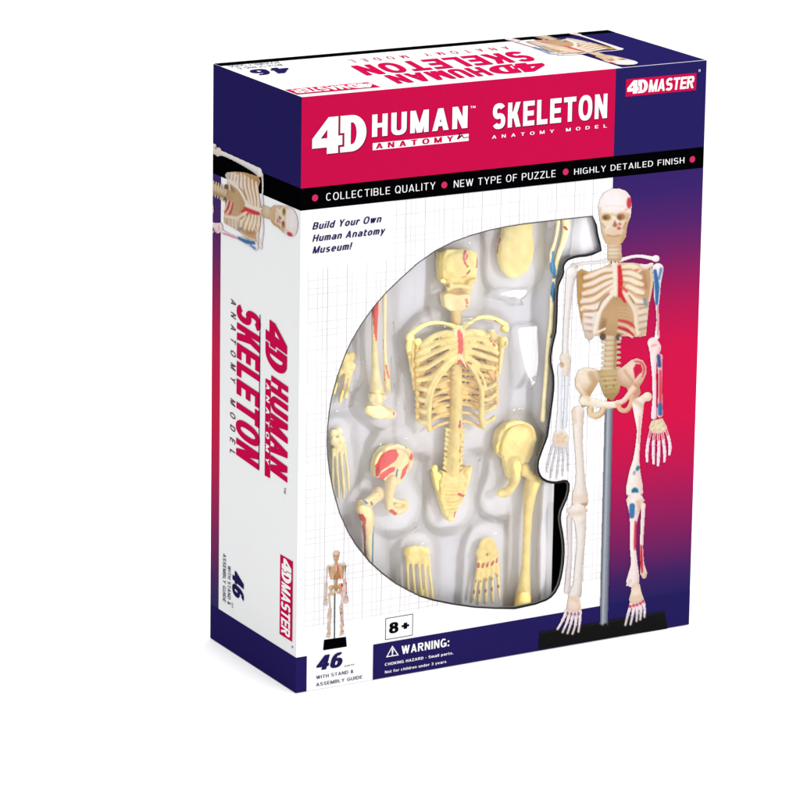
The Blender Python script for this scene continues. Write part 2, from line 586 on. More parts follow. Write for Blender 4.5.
def gradient_material():
    m = bpy.data.materials.new('navy_to_red_gradient_ink')
    m.use_nodes = True
    nt = m.node_tree
    b = nt.nodes['Principled BSDF']
    b.inputs['Roughness'].default_value = .55
    b.inputs['Specular IOR Level'].default_value = .02
    tc = nt.nodes.new('ShaderNodeTexCoord')
    sx = nt.nodes.new('ShaderNodeSeparateXYZ')
    mr = nt.nodes.new('ShaderNodeMapRange')
    mr.inputs[1].default_value = 0
    mr.inputs[2].default_value = H
    cr = nt.nodes.new('ShaderNodeValToRGB')
    nt.links.new(tc.outputs['Object'], sx.inputs[0])
    nt.links.new(sx.outputs[2], mr.inputs[0])
    nt.links.new(mr.outputs[0], cr.inputs[0])
    nt.links.new(cr.outputs[0], b.inputs['Base Color'])
    stops = [(690, 640, (40, 33, 97)), (691, 588, (41, 33, 98)), (692, 566, (66, 33, 100)), (693, 545, (104, 33, 98)), (693, 520, (134, 31, 94)), (694, 490, (164, 27, 90)), (695, 455, (196, 22, 80)),
             (696, 410, (216, 18, 74)), (698, 340, (214, 19, 76)), (699, 305, (190, 22, 82)), (700, 275, (158, 27, 90)), (700, 245, (118, 32, 100)), (701, 215, (84, 34, 108)), (702, 185, (60, 34, 108)), (702, 160, (52, 33, 106))]
    el = cr.color_ramp.elements
    while len(el) > 1: el.remove(el[-1])
    for i, (x, y, c) in enumerate(stops):
        p = float(F((x, y))[1]) / H
        q = el[0] if i == 0 else el.new(p)
        q.position = p
        q.color = (*ink(c), 1)
    return m


M_GRAD = gradient_material()
flat('gradient_panel', rect(u_b, Z0 + .0001, W, v_b0), fp, L1, M_GRAD, front)
flat('title_band', rect(-EX, v_b1, u_b, H), fp, L1, M_RED, front)
flat('corner_block', rect(u_b, v_b1, W, H), fp, L1, M_NAVY, front)
flat('slogan_band', rect(-EX, v_b0, W, v_b1), fp, L1, M_BLACK, front)
flat('warning_band', rect(u_w, Z0 + .0001, W, v_w), fp, L2, M_NAVY, front)
v_side = float(np.mean([F((300, 658))[1], S((217.8, 608))[1]]))
flat('corner_strip', rect(-EX, Z0 + .0001, u_c, v_side), fp, L1, M_NAVY, front)


def ring(loop, wid):
    p = np.array(loop)
    nx = np.roll(p, -1, 0)
    pv = np.roll(p, 1, 0)
    t = nx - pv
    t /= np.linalg.norm(t, axis=1)[:, None]
    n = np.stack([t[:, 1], -t[:, 0]], 1)
    ar = np.sum(p[:, 0] * nx[:, 1] - nx[:, 0] * p[:, 1])
    if ar < 0: n = -n
    return p + n * np.asarray(wid)[:, None]


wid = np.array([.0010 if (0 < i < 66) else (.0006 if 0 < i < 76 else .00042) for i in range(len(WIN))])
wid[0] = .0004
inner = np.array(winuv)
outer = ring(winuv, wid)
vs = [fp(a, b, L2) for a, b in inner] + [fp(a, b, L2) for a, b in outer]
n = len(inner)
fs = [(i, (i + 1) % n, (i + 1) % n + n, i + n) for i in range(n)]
wo = obj('window_outline_and_shadow', vs, fs, M_GREYINK, front)  # printed rim line; right part widened and darkened as painted soft shadow
wo.data.materials.append(ink_mat('rim_line_and_shadow', (46, 44, 44)))
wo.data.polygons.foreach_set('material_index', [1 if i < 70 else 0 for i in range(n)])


def ftext(name, body, bl, tr, material, l=L3, **k):
    return text(name, body, fp, F(bl), F(tr), 0, l, material, front, **k)


SH = (.00035, -.00035, M_MAROON)
glyphs('title_logo', L4V, L4F, fp, F((313, 155.6)), F((367, 114)), 0, L3, M_WINK, front, SH)
ftext('title_text', 'HUMAN', (372.2, 137.2), (467, 105.5), M_WINK, bold=0.256, spacing=1.05, shadow=SH)
a, b = F((373, 150.2)), F((468, 133.2))
flat('title_bar', rect(a[0], a[1], b[0], b[1]), fp, L2, M_WINK, front)
ftext('title_bar_text', 'ANATOMY', (376, 148.9), (453, 135.3), M_RED, bold=0.238, spacing=1.4)
# the little reclining figure at the end of the bar
fig = [[(456, 139.0), (457.6, 135.6), (459.4, 131.8), (460.4, 132.4), (459.4, 135.4), (461.6, 133.8), (463.2, 136.8), (468.4, 136.1), (468.4, 136.9), (462.6, 137.8), (461.4, 135.6), (458, 138.7)]]
flat('reclining_figure', [[tuple(q) for q in F(fig[0])]], fp, L3, M_MAROON, front)
ftext('trademark_text', 'TM', (469.6, 108), (474.6, 105.4), M_WINK, bold=0.166)
ftext('title_text', 'SKELETON', (491.6, 128.5), (605.6, 92.4), M_WINK, bold=0.245, spacing=1.02, shadow=SH)
ftext('subtitle_text', 'ANATOMY MODEL', (491, 138), (605, 122.7), M_WINK, bold=0.159, spacing=1.7)


def maker(place, bl, tr, rot, parent, fn, pad=.0):
    bl, tr = np.asarray(bl), np.asarray(tr)

    def sub(x0, y0, x1, y1):
        if rot == 90:
            return (bl[0] + y0 * (tr[0] - bl[0]), bl[1] + x0 * (tr[1] - bl[1])), (bl[0] + y1 * (tr[0] - bl[0]), bl[1] + x1 * (tr[1] - bl[1]))
        return bl + np.array([x0, y0]) * (tr - bl), bl + np.array([x1, y1]) * (tr - bl)
    pl = flat('maker_logo', rect(min(bl[0], tr[0]), min(bl[1], tr[1]), max(bl[0], tr[0]), max(bl[1], tr[1])), place, L2, M_RED if rot == 0 else M_CRIMSON, parent)
    p, q = sub(.02, .14, .31, .9)
    glyphs('maker_mark', L4V, L4F, place, p, q, rot, L3, M_WINK, parent)
    p, q = sub(.32, .14, .97, .84)
    text('maker_text', 'MASTER', place, p, q, rot, L3, M_WINK, parent, bold=0.224, shear=.12, spacing=.92)


maker(fp, F((623.6, 95.6)), F((694, 71.3)), 0, front, None)
ftext('trademark_text', 'R', (696, 70.5), (698, 67.8), mat('pale_lilac_ink', (.5, .46, .6), .45), bold=0.166)


def dot(c, r, m, place=fp, conv=F, parent=None, l=L3):
    c = conv(c)
    return flat('bullet_dot', [arc(c[0], c[1], r, r, 0, 2 * math.pi * 23 / 24, 23)], place, l, m, parent or front)


for c in ((315.8, 197.6), (443.8, 184), (564.3, 170.2), (690.4, 157)):
    dot(c, .00135, M_DOT)
M_SLOG = mat('pale_grey_ink', (.62, .62, .63), .45)
ftext('slogan_text', 'COLLECTIBLE QUALITY', (326.7, 200.3), (435, 181.0), M_SLOG, bold=0.108)
ftext('slogan_text', 'NEW TYPE OF PUZZLE', (453.2, 186.6), (554.3, 168.3), M_SLOG, bold=0.108)
ftext('slogan_text', 'HIGHLY DETAILED FINISH', (572.7, 173), (682.4, 154.9), M_SLOG, bold=0.108)
M_NTXT = ink_mat('dark_navy_ink', (38, 32, 92))
for body, bl, tr in (('Build Your Own', (313, 229.2), (381.8, 214.2)), ('Human Anatomy', (313, 241.2), (385.8, 225.8)), ('Museum!', (313, 253), (353, 241.2))):
    ftext('tagline_text', body, bl, tr, M_NTXT, bold=0.195, shear=.25)
# age badge
a, b = F((384.8, 640.2)), F((412.8, 613.4))
t_ = .0003
flat('age_badge', [[(a[0], a[1]), (b[0], a[1]), (b[0], b[1]), (a[0], b[1])], [(a[0] + t_, a[1] + t_), (b[0] - t_, a[1] + t_), (b[0] - t_, b[1] - t_), (a[0] + t_, b[1] - t_)]], fp, L2, M_GREYINK, front)
flat('age_badge_field', rect(a[0] + t_, a[1] + t_, b[0] - t_, b[1] - t_), fp, L1, M_WINK, front)
ftext('age_text', '8+', (388.6, 633.6), (408.9, 619.6), ink_mat('deep_black_ink', (14, 14, 18)), bold=0.256, spacing=1.1)
# warning block
ftext('warning_text', 'WARNING:', (401, 654.5), (449, 637.8), M_WINK, bold=0.202)
ftext('warning_text', 'CHOKING HAZARD - Small parts.', (384.4, 666.3), (453, 651.5), M_WINK, bold=0.173)
ftext('warning_text', 'Not for children under 3 years', (384.4, 674), (446, 660.4), M_WINK, bold=0.173)
tri = [F(p) for p in ((385.5, 657.6), (398.4, 655.4), (391.9, 645.6))]
cen = sum(tri) / 3
flat('warning_triangle', [[tuple(p) for p in tri], [tuple(cen + (p - cen) * .74) for p in tri]], fp, L3, M_SLOG, front)
ftext('warning_triangle_mark', '!', (391.2, 655.4), (392.8, 648.6), M_SLOG, bold=0.202)
# piece count
ftext('piece_count_text', '46', (315.6, 671.4), (342.2, 652.2), M_NTXT, bold=0.290, shear=.22, spacing=.95)
ftext('piece_count_text', 'parts', (344, 667.2), (354, 663.7), M_GREYINK, bold=0.166, shear=.2)
ftext('piece_count_text', 'WITH STAND &', (315.6, 679.9), (353, 669.9), M_NTXT, bold=0.144)
ftext('piece_count_text', 'ASSEMBLY GUIDE', (315.6, 687.2), (361.9, 675.6), M_NTXT, bold=0.144)
# small printed stand of the small figure
q = [tuple(p) for p in F([(322.6, 650.6), (323.6, 639.9), (345.6, 636.8), (346.4, 646.8)])]
flat('small_print_stand', [q], fp, L2, M_BLACK, front)

# --- side panel printing
flat('corner_block', rect(0, v_b1, D + EX, H), sp, L1, M_NAVY, side)
flat('slogan_band', rect(0, v_b0, D + EX, v_b1), sp, L1, M_BLACK, side)
s_g = float(S((219.3, 420))[0])
flat('gradient_strip', rect(0, v_side, s_g, v_b0), sp, L1, M_GRAD, side)
flat('base_band', rect(0, Z0 + .0001, D + EX, v_side), sp, L1, M_NAVY, side)


def stext(name, body, bl, tr, material, l=L3, **k):
    return text(name, body, sp, S(bl), S(tr), 90, l, material, side, **k)


p, q = S((266.3, 322)), S((287.5, 380))
glyphs('title_logo', L4V + np.array([[.0, 0]]) + np.stack([L4V[:, 1] * .12 - .06, L4V[:, 1] * 0], 1), L4F, sp, p, q, 90, L3, M_CRIMSON, side)
stext('title_text', 'HUMAN', (271.8, 378), (287.6, 486), M_CRIMSON, bold=0.290, shear=.16)
a, b = S((265.8, 381)), S((270.2, 481))
flat('title_bar', rect(a[0], b[1], b[0], a[1]), sp, L2, M_CRIMSON, side)
stext('title_bar_text', 'ANATOMY', (266.9, 385), (269.3, 468), M_WINK, bold=0.202, shear=.1, spacing=1.5)
stext('title_text', 'SKELETON', (237.4, 305), (259.2, 473), M_CRIMSON, bold=0.290, shear=.16)
a, b = S((260.2, 317)), S((261.2, 473))
flat('title_rule', rect(a[0], b[1], a[0] + .0006, a[1]), sp, L3, ink_mat('violet_rule_ink', (90, 30, 80)), side)
stext('subtitle_text', 'ANATOMY MODEL', (231.2, 300), (235, 457), ink_mat('plum_ink', (100, 30, 70)), bold=0.144, shear=.2, spacing=1.9)
stext('trademark_text', 'TM', (284.4, 490), (286, 497), M_GREYINK, bold=0.166)
stext('piece_count_text', '46', (232.4, 570), (243.4, 602.5), M_NTXT, bold=0.290, shear=.22, spacing=.92)
stext('piece_count_text', 'parts', (231.4, 603), (233.2, 609), M_GREYINK)
stext('piece_count_text', 'WITH STAND &', (227.6, 566), (230.2, 606), M_NTXT, bold=0.144)
stext('piece_count_text', 'ASSEMBLY GUIDE', (222.8, 554), (225.4, 603), M_NTXT, bold=0.144)
maker(sp, S((280.3, 556.5)), S((292, 643.5)), 90, side, None)
stext('trademark_text', 'R', (291.2, 647), (293, 650), M_GREYINK, bold=0.166)

# --- top panel printing
flat('corner_block', rect(u_b + .0035, TH + .0001, W - TH, D - TH - .0001), tp, L1 - e, M_NAVY, top)
w_k = float(T((420, 50.6))[1])
flat('back_flap_stripe', rect(0.0002, D - .0058, W - .0002, D - .0002), tp, L2, M_BLACK, top)


def ttext(name, body, bl, tr, material, l=L3, **k):
    return text(name, body, tp, T(bl), T(tr), 180, l, material, top, **k)


def mm(u, t): return np.array([u, t]) / 1000.


TL = L4V + np.stack([L4V[:, 1] * .2 - .1, L4V[:, 1] * 0], 1)
glyphs('title_logo', TL, L4F, tp, mm(119, 25), mm(93, 8), 180, L3, M_CRIMSON, top)
for name, body, bl, tr, m_, kw in (('title_text', 'HUMAN', (93, 25), (46.5, 8), M_CRIMSON, dict(bold=.26, shear=.3)), ('title_text', 'SKELETON', (125, 48), (43.5, 28), M_CRIMSON, dict(bold=.25, shear=.3)),
                                   ('subtitle_text', 'ANATOMY MODEL', (126, 60), (52, 54), M_CRIMSON, dict(spacing=1.7, shear=.2)), ('piece_count_text', '46', (22.5, 57), (5, 46), M_NTXT, dict(bold=.27, shear=.22)),
                                   ('piece_count_text', 'WITH STAND &', (24, 63.5), (4, 60), M_NTXT, {}), ('piece_count_text', 'ASSEMBLY GUIDE', (25, 68.5), (2.5, 65), M_NTXT, {})):
    text(name, body, tp, mm(*bl), mm(*tr), 180, L3, m_, top, **kw)
maker(tp, T((379, 81.6)), T((299, 95.6)), 180, top, None)

# ------------------------------------------------------------------ the printed skeleton picture (flat ink on the board)
class Canvas:
    """fine raster in traced-photo coordinates; every covered cell becomes one inked quad of the print"""

    def __init__(s, x0, y0, x1, y1, st):
        s.x0, s.y0, s.st = x0, y0, st
        s.w, s.h = int((x1 - x0) / st), int((y1 - y0) / st)
        s.X, s.Y = np.meshgrid(x0 + (np.arange(s.w) + .5) * st, y0 + (np.arange(s.h) + .5) * st)
        s.rgb = np.zeros((s.h, s.w, 3))
        s.id = np.zeros((s.h, s.w), int)
        s.names = ['']
        s.cur = 0
        s.rng = np.random.default_rng(4)

    def part(s, name):
        s.names.append(name)
        s.cur = len(s.names) - 1

    def put(s, a, col, only=None):
        """a: coverage 0..1 array, col: (h,w,3) or 3-tuple in sRGB 0..255"""
        col = np.broadcast_to(np.asarray(col, float), s.rgb.shape)
        if only is not None: a = a * only
        fresh = (s.id == 0) & (a > .5)
        old = s.id > 0
        aa = np.clip(a, 0, 1)[..., None]
        s.rgb = np.where(fresh[..., None], col, np.where(old[..., None], s.rgb * (1 - aa) + col * aa, s.rgb))
        s.id[(a > .5)] = s.cur

    def stroke(s, pts, rad, hi, lo, mid=None, lx=-.35, sm=True, soft=.45, edge=1.):
        pts = np.array(pts, float)
        rad = np.broadcast_to(np.asarray(rad, float), (len(pts),)) if np.ndim(rad) == 0 else np.array(rad, float)
        if sm and len(pts) > 2: pts, rad = spline(pts, rad, 6)
        best = np.full(s.X.shape, 1e9)
        side = np.zeros(s.X.shape)
        for (a, ra), (b, rb) in zip(zip(pts[:-1], rad[:-1]), zip(pts[1:], rad[1:])):
            d = b - a
            L = max(d @ d, 1e-9)
            t = np.clip(((s.X - a[0]) * d[0] + (s.Y - a[1]) * d[1]) / L, 0, 1)
            px, py = s.X - a[0] - t * d[0], s.Y - a[1] - t * d[1]
            r = ra + (rb - ra) * t
            q = np.hypot(px, py) / r
            m = q < best
            best = np.where(m, q, best)
            side = np.where(m, (px * .8 + py * .6) / r, side)
        R = rad.mean()
        a = np.clip((1 - best) * R / soft + .5, 0, 1)
        sh = np.clip((side - lx) ** 2 / (1 - lx) ** 2, 0, 1) ** edge
        col = np.asarray(hi, float) * (1 - sh[..., None]) + np.asarray(lo, float) * sh[..., None]
        s.put(a, col)

    def poly(s, pts, hi, lo=None, c=None, r=None, alpha=1., soft=.5):
        pts = np.array(pts, float)
        ins = inpoly(s.X, s.Y, pts)
        # distance to edge for a soft rim
        dist = np.full(s.X.shape, 1e9)
        for a, b in zip(pts, np.roll(pts, -1, 0)):
            d = b - a
            t = np.clip(((s.X - a[0]) * d[0] + (s.Y - a[1]) * d[1]) / max(d @ d, 1e-9), 0, 1)
            dist = np.minimum(dist, np.hypot(s.X - a[0] - t * d[0], s.Y - a[1] - t * d[1]))
        sd = np.where(ins, dist, -dist)
        a = np.clip(sd / soft + .5, 0, 1) * alpha
        if lo is None: col = hi
        else:
            c = pts.mean(0) if c is None else np.array(c)
            r = np.ptp(pts, axis=0).max() / 2 if r is None else r
            sh = np.clip(((s.X - c[0]) ** 2 + (s.Y - c[1]) ** 2) / r ** 2, 0, 1)[..., None]
            col = np.asarray(hi, float) * (1 - sh) + np.asarray(lo, float) * sh
        s.put(a, col)

    def blob(s, c, rx, ry, hi, lo=None, alpha=1., soft=.5, rot=0.):
        ca, sa = math.cos(rot), math.sin(rot)
        dx, dy = s.X - c[0], s.Y - c[1]
        u, v = (dx * ca + dy * sa) / rx, (-dx * sa + dy * ca) / ry
        q = np.hypot(u, v)
        a = np.clip((1 - q) * min(rx, ry) / soft + .5, 0, 1) * alpha
        lo = hi if lo is None else lo
        sh = np.clip((u + .3) ** 2 * .5 + (v + .3) ** 2 * .5, 0, 1)[..., None]
        s.put(a, np.asarray(hi, float) * (1 - sh) + np.asarray(lo, float) * sh)

    def shade(s, pts, rad, col, alpha=.6, soft=1.5):
        """soft tone laid only over ink that is already there"""
        keep = s.id.copy()
        pts = np.array(pts, float)
        best = np.full(s.X.shape, 1e9)
        for a, b in zip(pts[:-1], pts[1:]):
            d = b - a
            t = np.clip(((s.X - a[0]) * d[0] + (s.Y - a[1]) * d[1]) / max(d @ d, 1e-9), 0, 1)
            best = np.minimum(best, np.hypot(s.X - a[0] - t * d[0], s.Y - a[1] - t * d[1]))
        a = np.clip((rad - best) / soft + .5, 0, 1) * alpha * (keep > 0)
        s.rgb = s.rgb * (1 - a[..., None]) + np.asarray(col, float) * a[..., None]

    def finish(s):
        s.id = main_piece(s.id, len(s.names))
        n = s.rng.normal(0, 1, (s.h // 2 + 2, s.w // 2 + 2))
        n = np.kron(n, np.ones((2, 2)))[:s.h, :s.w]
        n2 = np.kron(s.rng.normal(0, 1, (s.h // 8 + 2, s.w // 8 + 2)), np.ones((8, 8)))[:s.h, :s.w]
        k = s.rng.normal(0, 1, s.rgb.shape) * 1.4
        s.rgb = np.clip(s.rgb * (1 + .012 * n + .005 * n2)[..., None] + k, 0, 255)
        # soften inside the inked area, as a coarse print screen does
        m = (s.id > 0)[..., None].astype(float)
        acc, wt = s.rgb * m, m.copy()
        for dy, dx, k in ((0, 1, .5), (0, -1, .5), (1, 0, .5), (-1, 0, .5)):
            acc = acc + k * np.roll(s.rgb * m, (dy, dx), (0, 1))
            wt = wt + k * np.roll(m, (dy, dx), (0, 1))
        s.rgb = np.where(m > 0, acc / np.maximum(wt, 1e-6), 0)
        acc, wt = s.rgb * m, m.copy()
        for dy in (-1, 0, 1):
            for dx in (-1, 0, 1):
                acc = acc + .7 * np.roll(s.rgb * m, (dy, dx), (0, 1))
                wt = wt + .7 * np.roll(m, (dy, dx), (0, 1))
        s.rgb = np.where(m > 0, acc / np.maximum(wt, 1e-6), 0)


def main_piece(ids, n):
    """keep only the largest connected patch of every part"""
    out = np.zeros_like(ids)
    for k in range(1, n):
        m = ids == k
        lab = np.where(m, np.arange(m.size).reshape(m.shape) + 1, 0)
        while True:
            q = lab.copy()
            for ax in (0, 1):
                for d in (1, -1):
                    r = np.roll(lab, d, ax)
                    q = np.maximum(q, r)
            q = np.where(m, q, 0)
            for ax in (0, 1):      # sweep whole runs at once
                for rev in (False, True):
                    a = np.flip(q, ax) if rev else q
                    mm_ = np.flip(m, ax) if rev else m
                    a = a if ax == 0 else a.T
                    mm_ = mm_ if ax == 0 else mm_.T
                    a = a.copy()
                    for i in range(1, a.shape[0]):
                        a[i] = np.where(mm_[i], np.maximum(a[i], np.where(mm_[i - 1], a[i - 1], 0)), 0)
                    a = a if ax == 0 else a.T
                    q = np.flip(a, ax) if rev else a
            if (q == lab).all(): break
            lab = q
        if lab.max() == 0: continue
        u, c = np.unique(lab[lab > 0], return_counts=True)
        out[lab == u[c.argmax()]] = k
    return out


def inpoly(X, Y, pts):
    ins = np.zeros(np.shape(X), bool)
    j = len(pts) - 1
    for i in range(len(pts)):
        xi, yi = pts[i][0], pts[i][1]
        xj, yj = pts[j][0], pts[j][1]
        c = ((yi > Y) != (yj > Y)) & (X < (xj - xi) * (Y - yi) / (yj - yi + 1e-12) + xi)
        ins ^= c
        j = i
    return ins


def spline(pts, rad, k=6):
    """Catmull-Rom through points (any dimension) with radii"""
    P = np.vstack([2 * pts[0] - pts[1], pts, 2 * pts[-1] - pts[-2]])
    R = np.concatenate([[rad[0]], rad, [rad[-1]]])
    o, r = [], []
    for i in range(1, len(P) - 2):
        for t in np.arange(k) / k:
            t2, t3 = t * t, t * t * t
            o.append(.5 * (2 * P[i] + (P[i + 1] - P[i - 1]) * t + (2 * P[i - 1] - 5 * P[i] + 4 * P[i + 1] - P[i + 2]) * t2 + (3 * P[i] - P[i - 1] - 3 * P[i + 1] + P[i + 2]) * t3))
            r.append(R[i] + (R[i + 1] - R[i]) * t)
    o.append(P[-2]); r.append(R[-2])
    return np.array(o), np.array(r)


def tp_(ox, oy, sc, pts): return [(ox + x * sc, oy + y * sc) for x, y in pts]


M_PRINT = attr_mat('printed_picture_ink', 'ink', .5, .05)


def raster_parts(cv, place, conv, l, parent, names=None, keep=None):
    """one mesh per printed bone; conv maps raster corner coordinates to face metres"""
    gx = cv.x0 + np.arange(cv.w + 1) * cv.st
    gy = cv.y0 + np.arange(cv.h + 1) * cv.st
    GX, GY = np.meshgrid(gx, gy)
    ab = conv(np.stack([GX, GY], -1))
    for k, nm in enumerate(cv.names):
        if k == 0 or (names and nm not in names): continue
        m = cv.id == k
        if keep is not None:
            c = (ab[:-1, :-1] + ab[1:, 1:]) / 2
            m = main_piece((m & keep(c[..., 0], c[..., 1])).astype(int), 2) == 1
        iy, ix = np.nonzero(m)
        if len(iy) == 0: continue
        vid = np.full(GX.shape, -1)
        quad = np.stack([iy * (cv.w + 1) + ix, (iy + 1) * (cv.w + 1) + ix, (iy + 1) * (cv.w + 1) + ix + 1, iy * (cv.w + 1) + ix + 1], 1)
        u, inv = np.unique(quad, return_inverse=True)
        fcs = inv.reshape(quad.shape)
        A = ab.reshape(-1, 2)[u]
        V = [place(a, b, l) for a, b in A]
        nrm = Vector(place(0, 0, 1)) - Vector(place(0, 0, 0))
        f0 = fcs[0]
        va, vb, vc = (Vector(V[i]) for i in f0[:3])
        if (vb - va).cross(vc - va).dot(nrm) < 0: fcs = fcs[:, ::-1]
        me = bpy.data.meshes.new(nm)
        me.from_pydata(V, [], fcs.tolist())
        ca = me.color_attributes.new('ink', 'FLOAT_COLOR', 'CORNER')
        c = lin(cv.rgb[iy, ix]) / LF
        c = np.clip(c, 0, .67)
        c = np.concatenate([c, np.ones((len(c), 1))], 1)
        ca.data.foreach_set('color', np.repeat(c, 4, 0).ravel())
        link(nm, me, M_PRINT, parent)


cv = Canvas(534, 180, 694, 656, .5)
WH, CRM, PNK, TAN, BRN, DRK = (246, 240, 238), (236, 222, 200), (246, 214, 206), (205, 172, 130), (168, 124, 78), (110, 74, 48)
GRYB, COOL = (196, 190, 196), (214, 216, 226)
PRED, PBLU, PTEAL = (206, 44, 58), (58, 112, 168), (36, 112, 136)

# stand and pole
cv.part('printed_stand')
cv.poly([(539.6, 631.5), (665, 610.2), (668.6, 628.0), (538.6, 649.4)], (9, 9, 11))
cv.shade([(541, 632.5), (664, 611.5)], .8, (30, 30, 34), .8, 1)
cv.part('printed_pole')
cv.poly([(604.6, 402), (612.4, 401), (608.0, 622.5), (600.2, 624)], (140, 146, 158))
cv.shade([(607.6, 400), (603.0, 624)], 1.1, (186, 192, 202), .8, 1.2)
cv.shade([(605.2, 400), (600.8, 624)], .7, (96, 102, 116), .8, 1)
cv.shade([(612, 400), (607.6, 624)], .9, (84, 90, 106), .8, 1.2)
# spine
cv.part('printed_spine')
sp_pts = [(613.5, 262), (613.3, 268), (613, 275), (612, 295), (611, 315), (610.5, 335), (610, 352), (609.5, 372)]
for i in range(9):
    y = 329 + i * 5.3
    cv.blob((603.3, y), 3, 1.5, (230, 212, 184), (196, 160, 120)); cv.blob((617.2, y - .6), 3, 1.5, (222, 198, 166), (190, 152, 112))
cv.stroke(sp_pts, [6.6, 6.6, 5.5, 5.5, 5.5, 5.6, 5.8, 6.2], (222, 200, 166), (176, 138, 96))
for i in range(15):
    y = 291 + i * 5.2
    cv.shade([(604, y), (616.5, y - .5)], .55, (150, 112, 74), .55, .9)
for i in range(4):
    y = 245.5 + i * 4.1
    cv.shade([(607, y), (620, y - .4)], .5, (176, 146, 112), .55, .9)
cv.shade([(615.5, 290), (613.5, 372)], 1.0, (150, 112, 78), .5, 1.5)
# rib cage: back ribs first
cv.part('printed_rib_cage')
cv.poly([(575.5, 271), (580, 266.5), (588, 269.5), (601, 265.5), (612, 260), (622, 260), (632, 260), (644, 262), (650.4, 270), (650.6, 285), (648, 300), (646, 320), (645, 333), (636, 334), (612, 333), (596, 333), (584, 332), (580, 317), (577, 300)], (212, 180, 140), (220, 192, 158), (612, 300), 44)
cv.shade([(578.5, 272), (580, 290), (582, 312)], 5.0, (184, 136, 72), .75, 4)
cv.shade([(583, 272), (587, 280)], 4.0, (168, 120, 62), .6, 4)
cv.shade([(646, 270), (647.4, 288), (645, 302)], 4.0, (196, 150, 108), .8, 3)
cv.shade([(641, 270), (644, 284)], 2.6, (172, 120, 84), .6, 2.6)
cv.poly([(613, 294), (603, 303), (597, 318), (598.4, 332), (612, 333), (626, 332), (633, 320), (629, 303), (620, 294)], (198, 162, 120), (180, 142, 100), (612, 312), 22)
cv.shade([(603, 318), (601, 330)], 2.4, (132, 98, 64), .55, 3)
cv.shade([(628, 304), (631, 316)], 2.6, (206, 172, 132), .7, 3)
for i in range(4):
    y = 305 + i * 3.4
    cv.stroke([(618, y), (625, y + .6), (630.6, y + 2.6)], .8, (210, 172, 136), (178, 136, 98))
    cv.shade([(605, y + 1), (599, y + 3.6)], .5, (206, 166, 122), .5, 1)
cv.stroke([(617.6, 317.4), (625, 319), (630.6, 321.6), (633.6, 325)], [1.0, 1.3, 1.3, .8], (214, 64, 70), (178, 28, 46))
cv.stroke([(617.6, 321), (626, 323.4), (633, 329.6)], [1.0, 1.2, .9], (238, 200, 186), (206, 120, 110))
cv.stroke([(617.4, 324.6), (626, 327.4), (632.6, 332.6)], [.9, 1.2, .8], (198, 30, 52), (168, 18, 42))
cv.stroke([(616.8, 328), (624, 330.4), (631.4, 334.6)], [1.0, 1.2, .9], (240, 206, 194), (206, 120, 116))
# pale costal plates at the lower sides
cv.poly([(580.4, 294), (590, 297), (598, 299), (600, 305), (597, 314), (595.6, 326), (592, 336), (588.6, 338.6), (584.6, 335), (582.4, 322)], (236, 222, 212), (206, 184, 168), (588, 312), 24)
cv.poly([(632, 296), (640, 299), (647, 297), (646.4, 312), (645.4, 328), (640, 334.4), (636, 333), (634.6, 316)], (230, 214, 194), (196, 164, 138), (639, 312), 22)
LR = [[(612.4, 267), (602, 268), (592, 272.6), (584, 275)], [(612.4, 272.6), (602, 275.6), (592, 280.6), (583.6, 283)], [(612.4, 278), (603, 282.4), (592, 288.6), (582.6, 291)],
      [(612.4, 283), (604, 288.6), (593, 296.6), (581, 299)], [(611.6, 288), (604.6, 296), (595.6, 304.4), (581, 306.4)]]
for i, r in enumerate(LR):
    cv.stroke([(x, y + 2.2) for x, y in r], [1.2, 1.6, 1.8, 1.6], (190, 148, 102), (160, 116, 72), soft=1.4)
    cv.stroke(r, [2.1, 2.4, 2.6, 2.2], (248, 232, 216), (208, 168, 128), lx=-.15, soft=1.3)
    cv.shade(r[2:], 1.2, (244, 216, 196), .5, 2)
RR = [[(619.6, 265), (628, 263.6), (634, 265), (638, 268)], [(620, 270.6), (628, 270.4), (635, 272.6), (639.6, 275)], [(620.4, 276.4), (628, 277), (635, 280), (641, 282)],
      [(626, 283.6), (631, 285.6), (636, 288.4), (641.6, 290.4)], [(624, 289), (629, 293.6), (635, 298), (642, 299)]]
for i, r in enumerate(RR):
    cv.stroke([(x, y + 2.1) for x, y in r], [1.1, 1.4, 1.5, 1.2], (180, 132, 84), (150, 104, 62), soft=1.2)
    cv.stroke(r, [2.2, 2.6, 2.7, 2.0], (246, 229, 204), (204, 162, 122), lx=-.15, soft=1.3)
cv.stroke([(612, 291), (604.4, 300.6), (598.6, 309.6), (596, 320), (594, 330)], [1.5, 1.9, 2.2, 2.4, 2.0], (246, 236, 224), (214, 188, 162), soft=1)
cv.stroke([(608, 291), (600.4, 299), (596.6, 308)], [.7, .8, .6], (166, 130, 98), (150, 112, 80))
cv.stroke([(622.4, 291), (629, 299.6), (634, 309), (635.8, 322), (637.5, 331)], [1.5, 1.8, 2, 2.4, 2.0], (240, 224, 200), (204, 170, 136), soft=1)
cv.stroke([(627.6, 292.6), (632.6, 299.6)], [.6, .8], (158, 120, 84), (150, 110, 76))
for i, y in enumerate((304.5, 311.5, 318.5, 325.5)):
    cv.shade([(583 + i * .6, y + 2.6), (590, y + 4)], .9, (186, 146, 112), .62, 1.6)
    cv.shade([(588, y + 3), (591, y + 3.4)], .8, (170, 134, 98), .5, 1.4)
    cv.shade([(584, y), (592, y + 1)], .9, (250, 240, 236), .6, 1.4)
    cv.shade([(638, y + 1.4), (645.4, y - .4)], .9, (166, 122, 90), .66, 1.4)
cv.stroke([(597, 329.5), (604, 326)], 1.0, (252, 246, 226), (230, 214, 180))
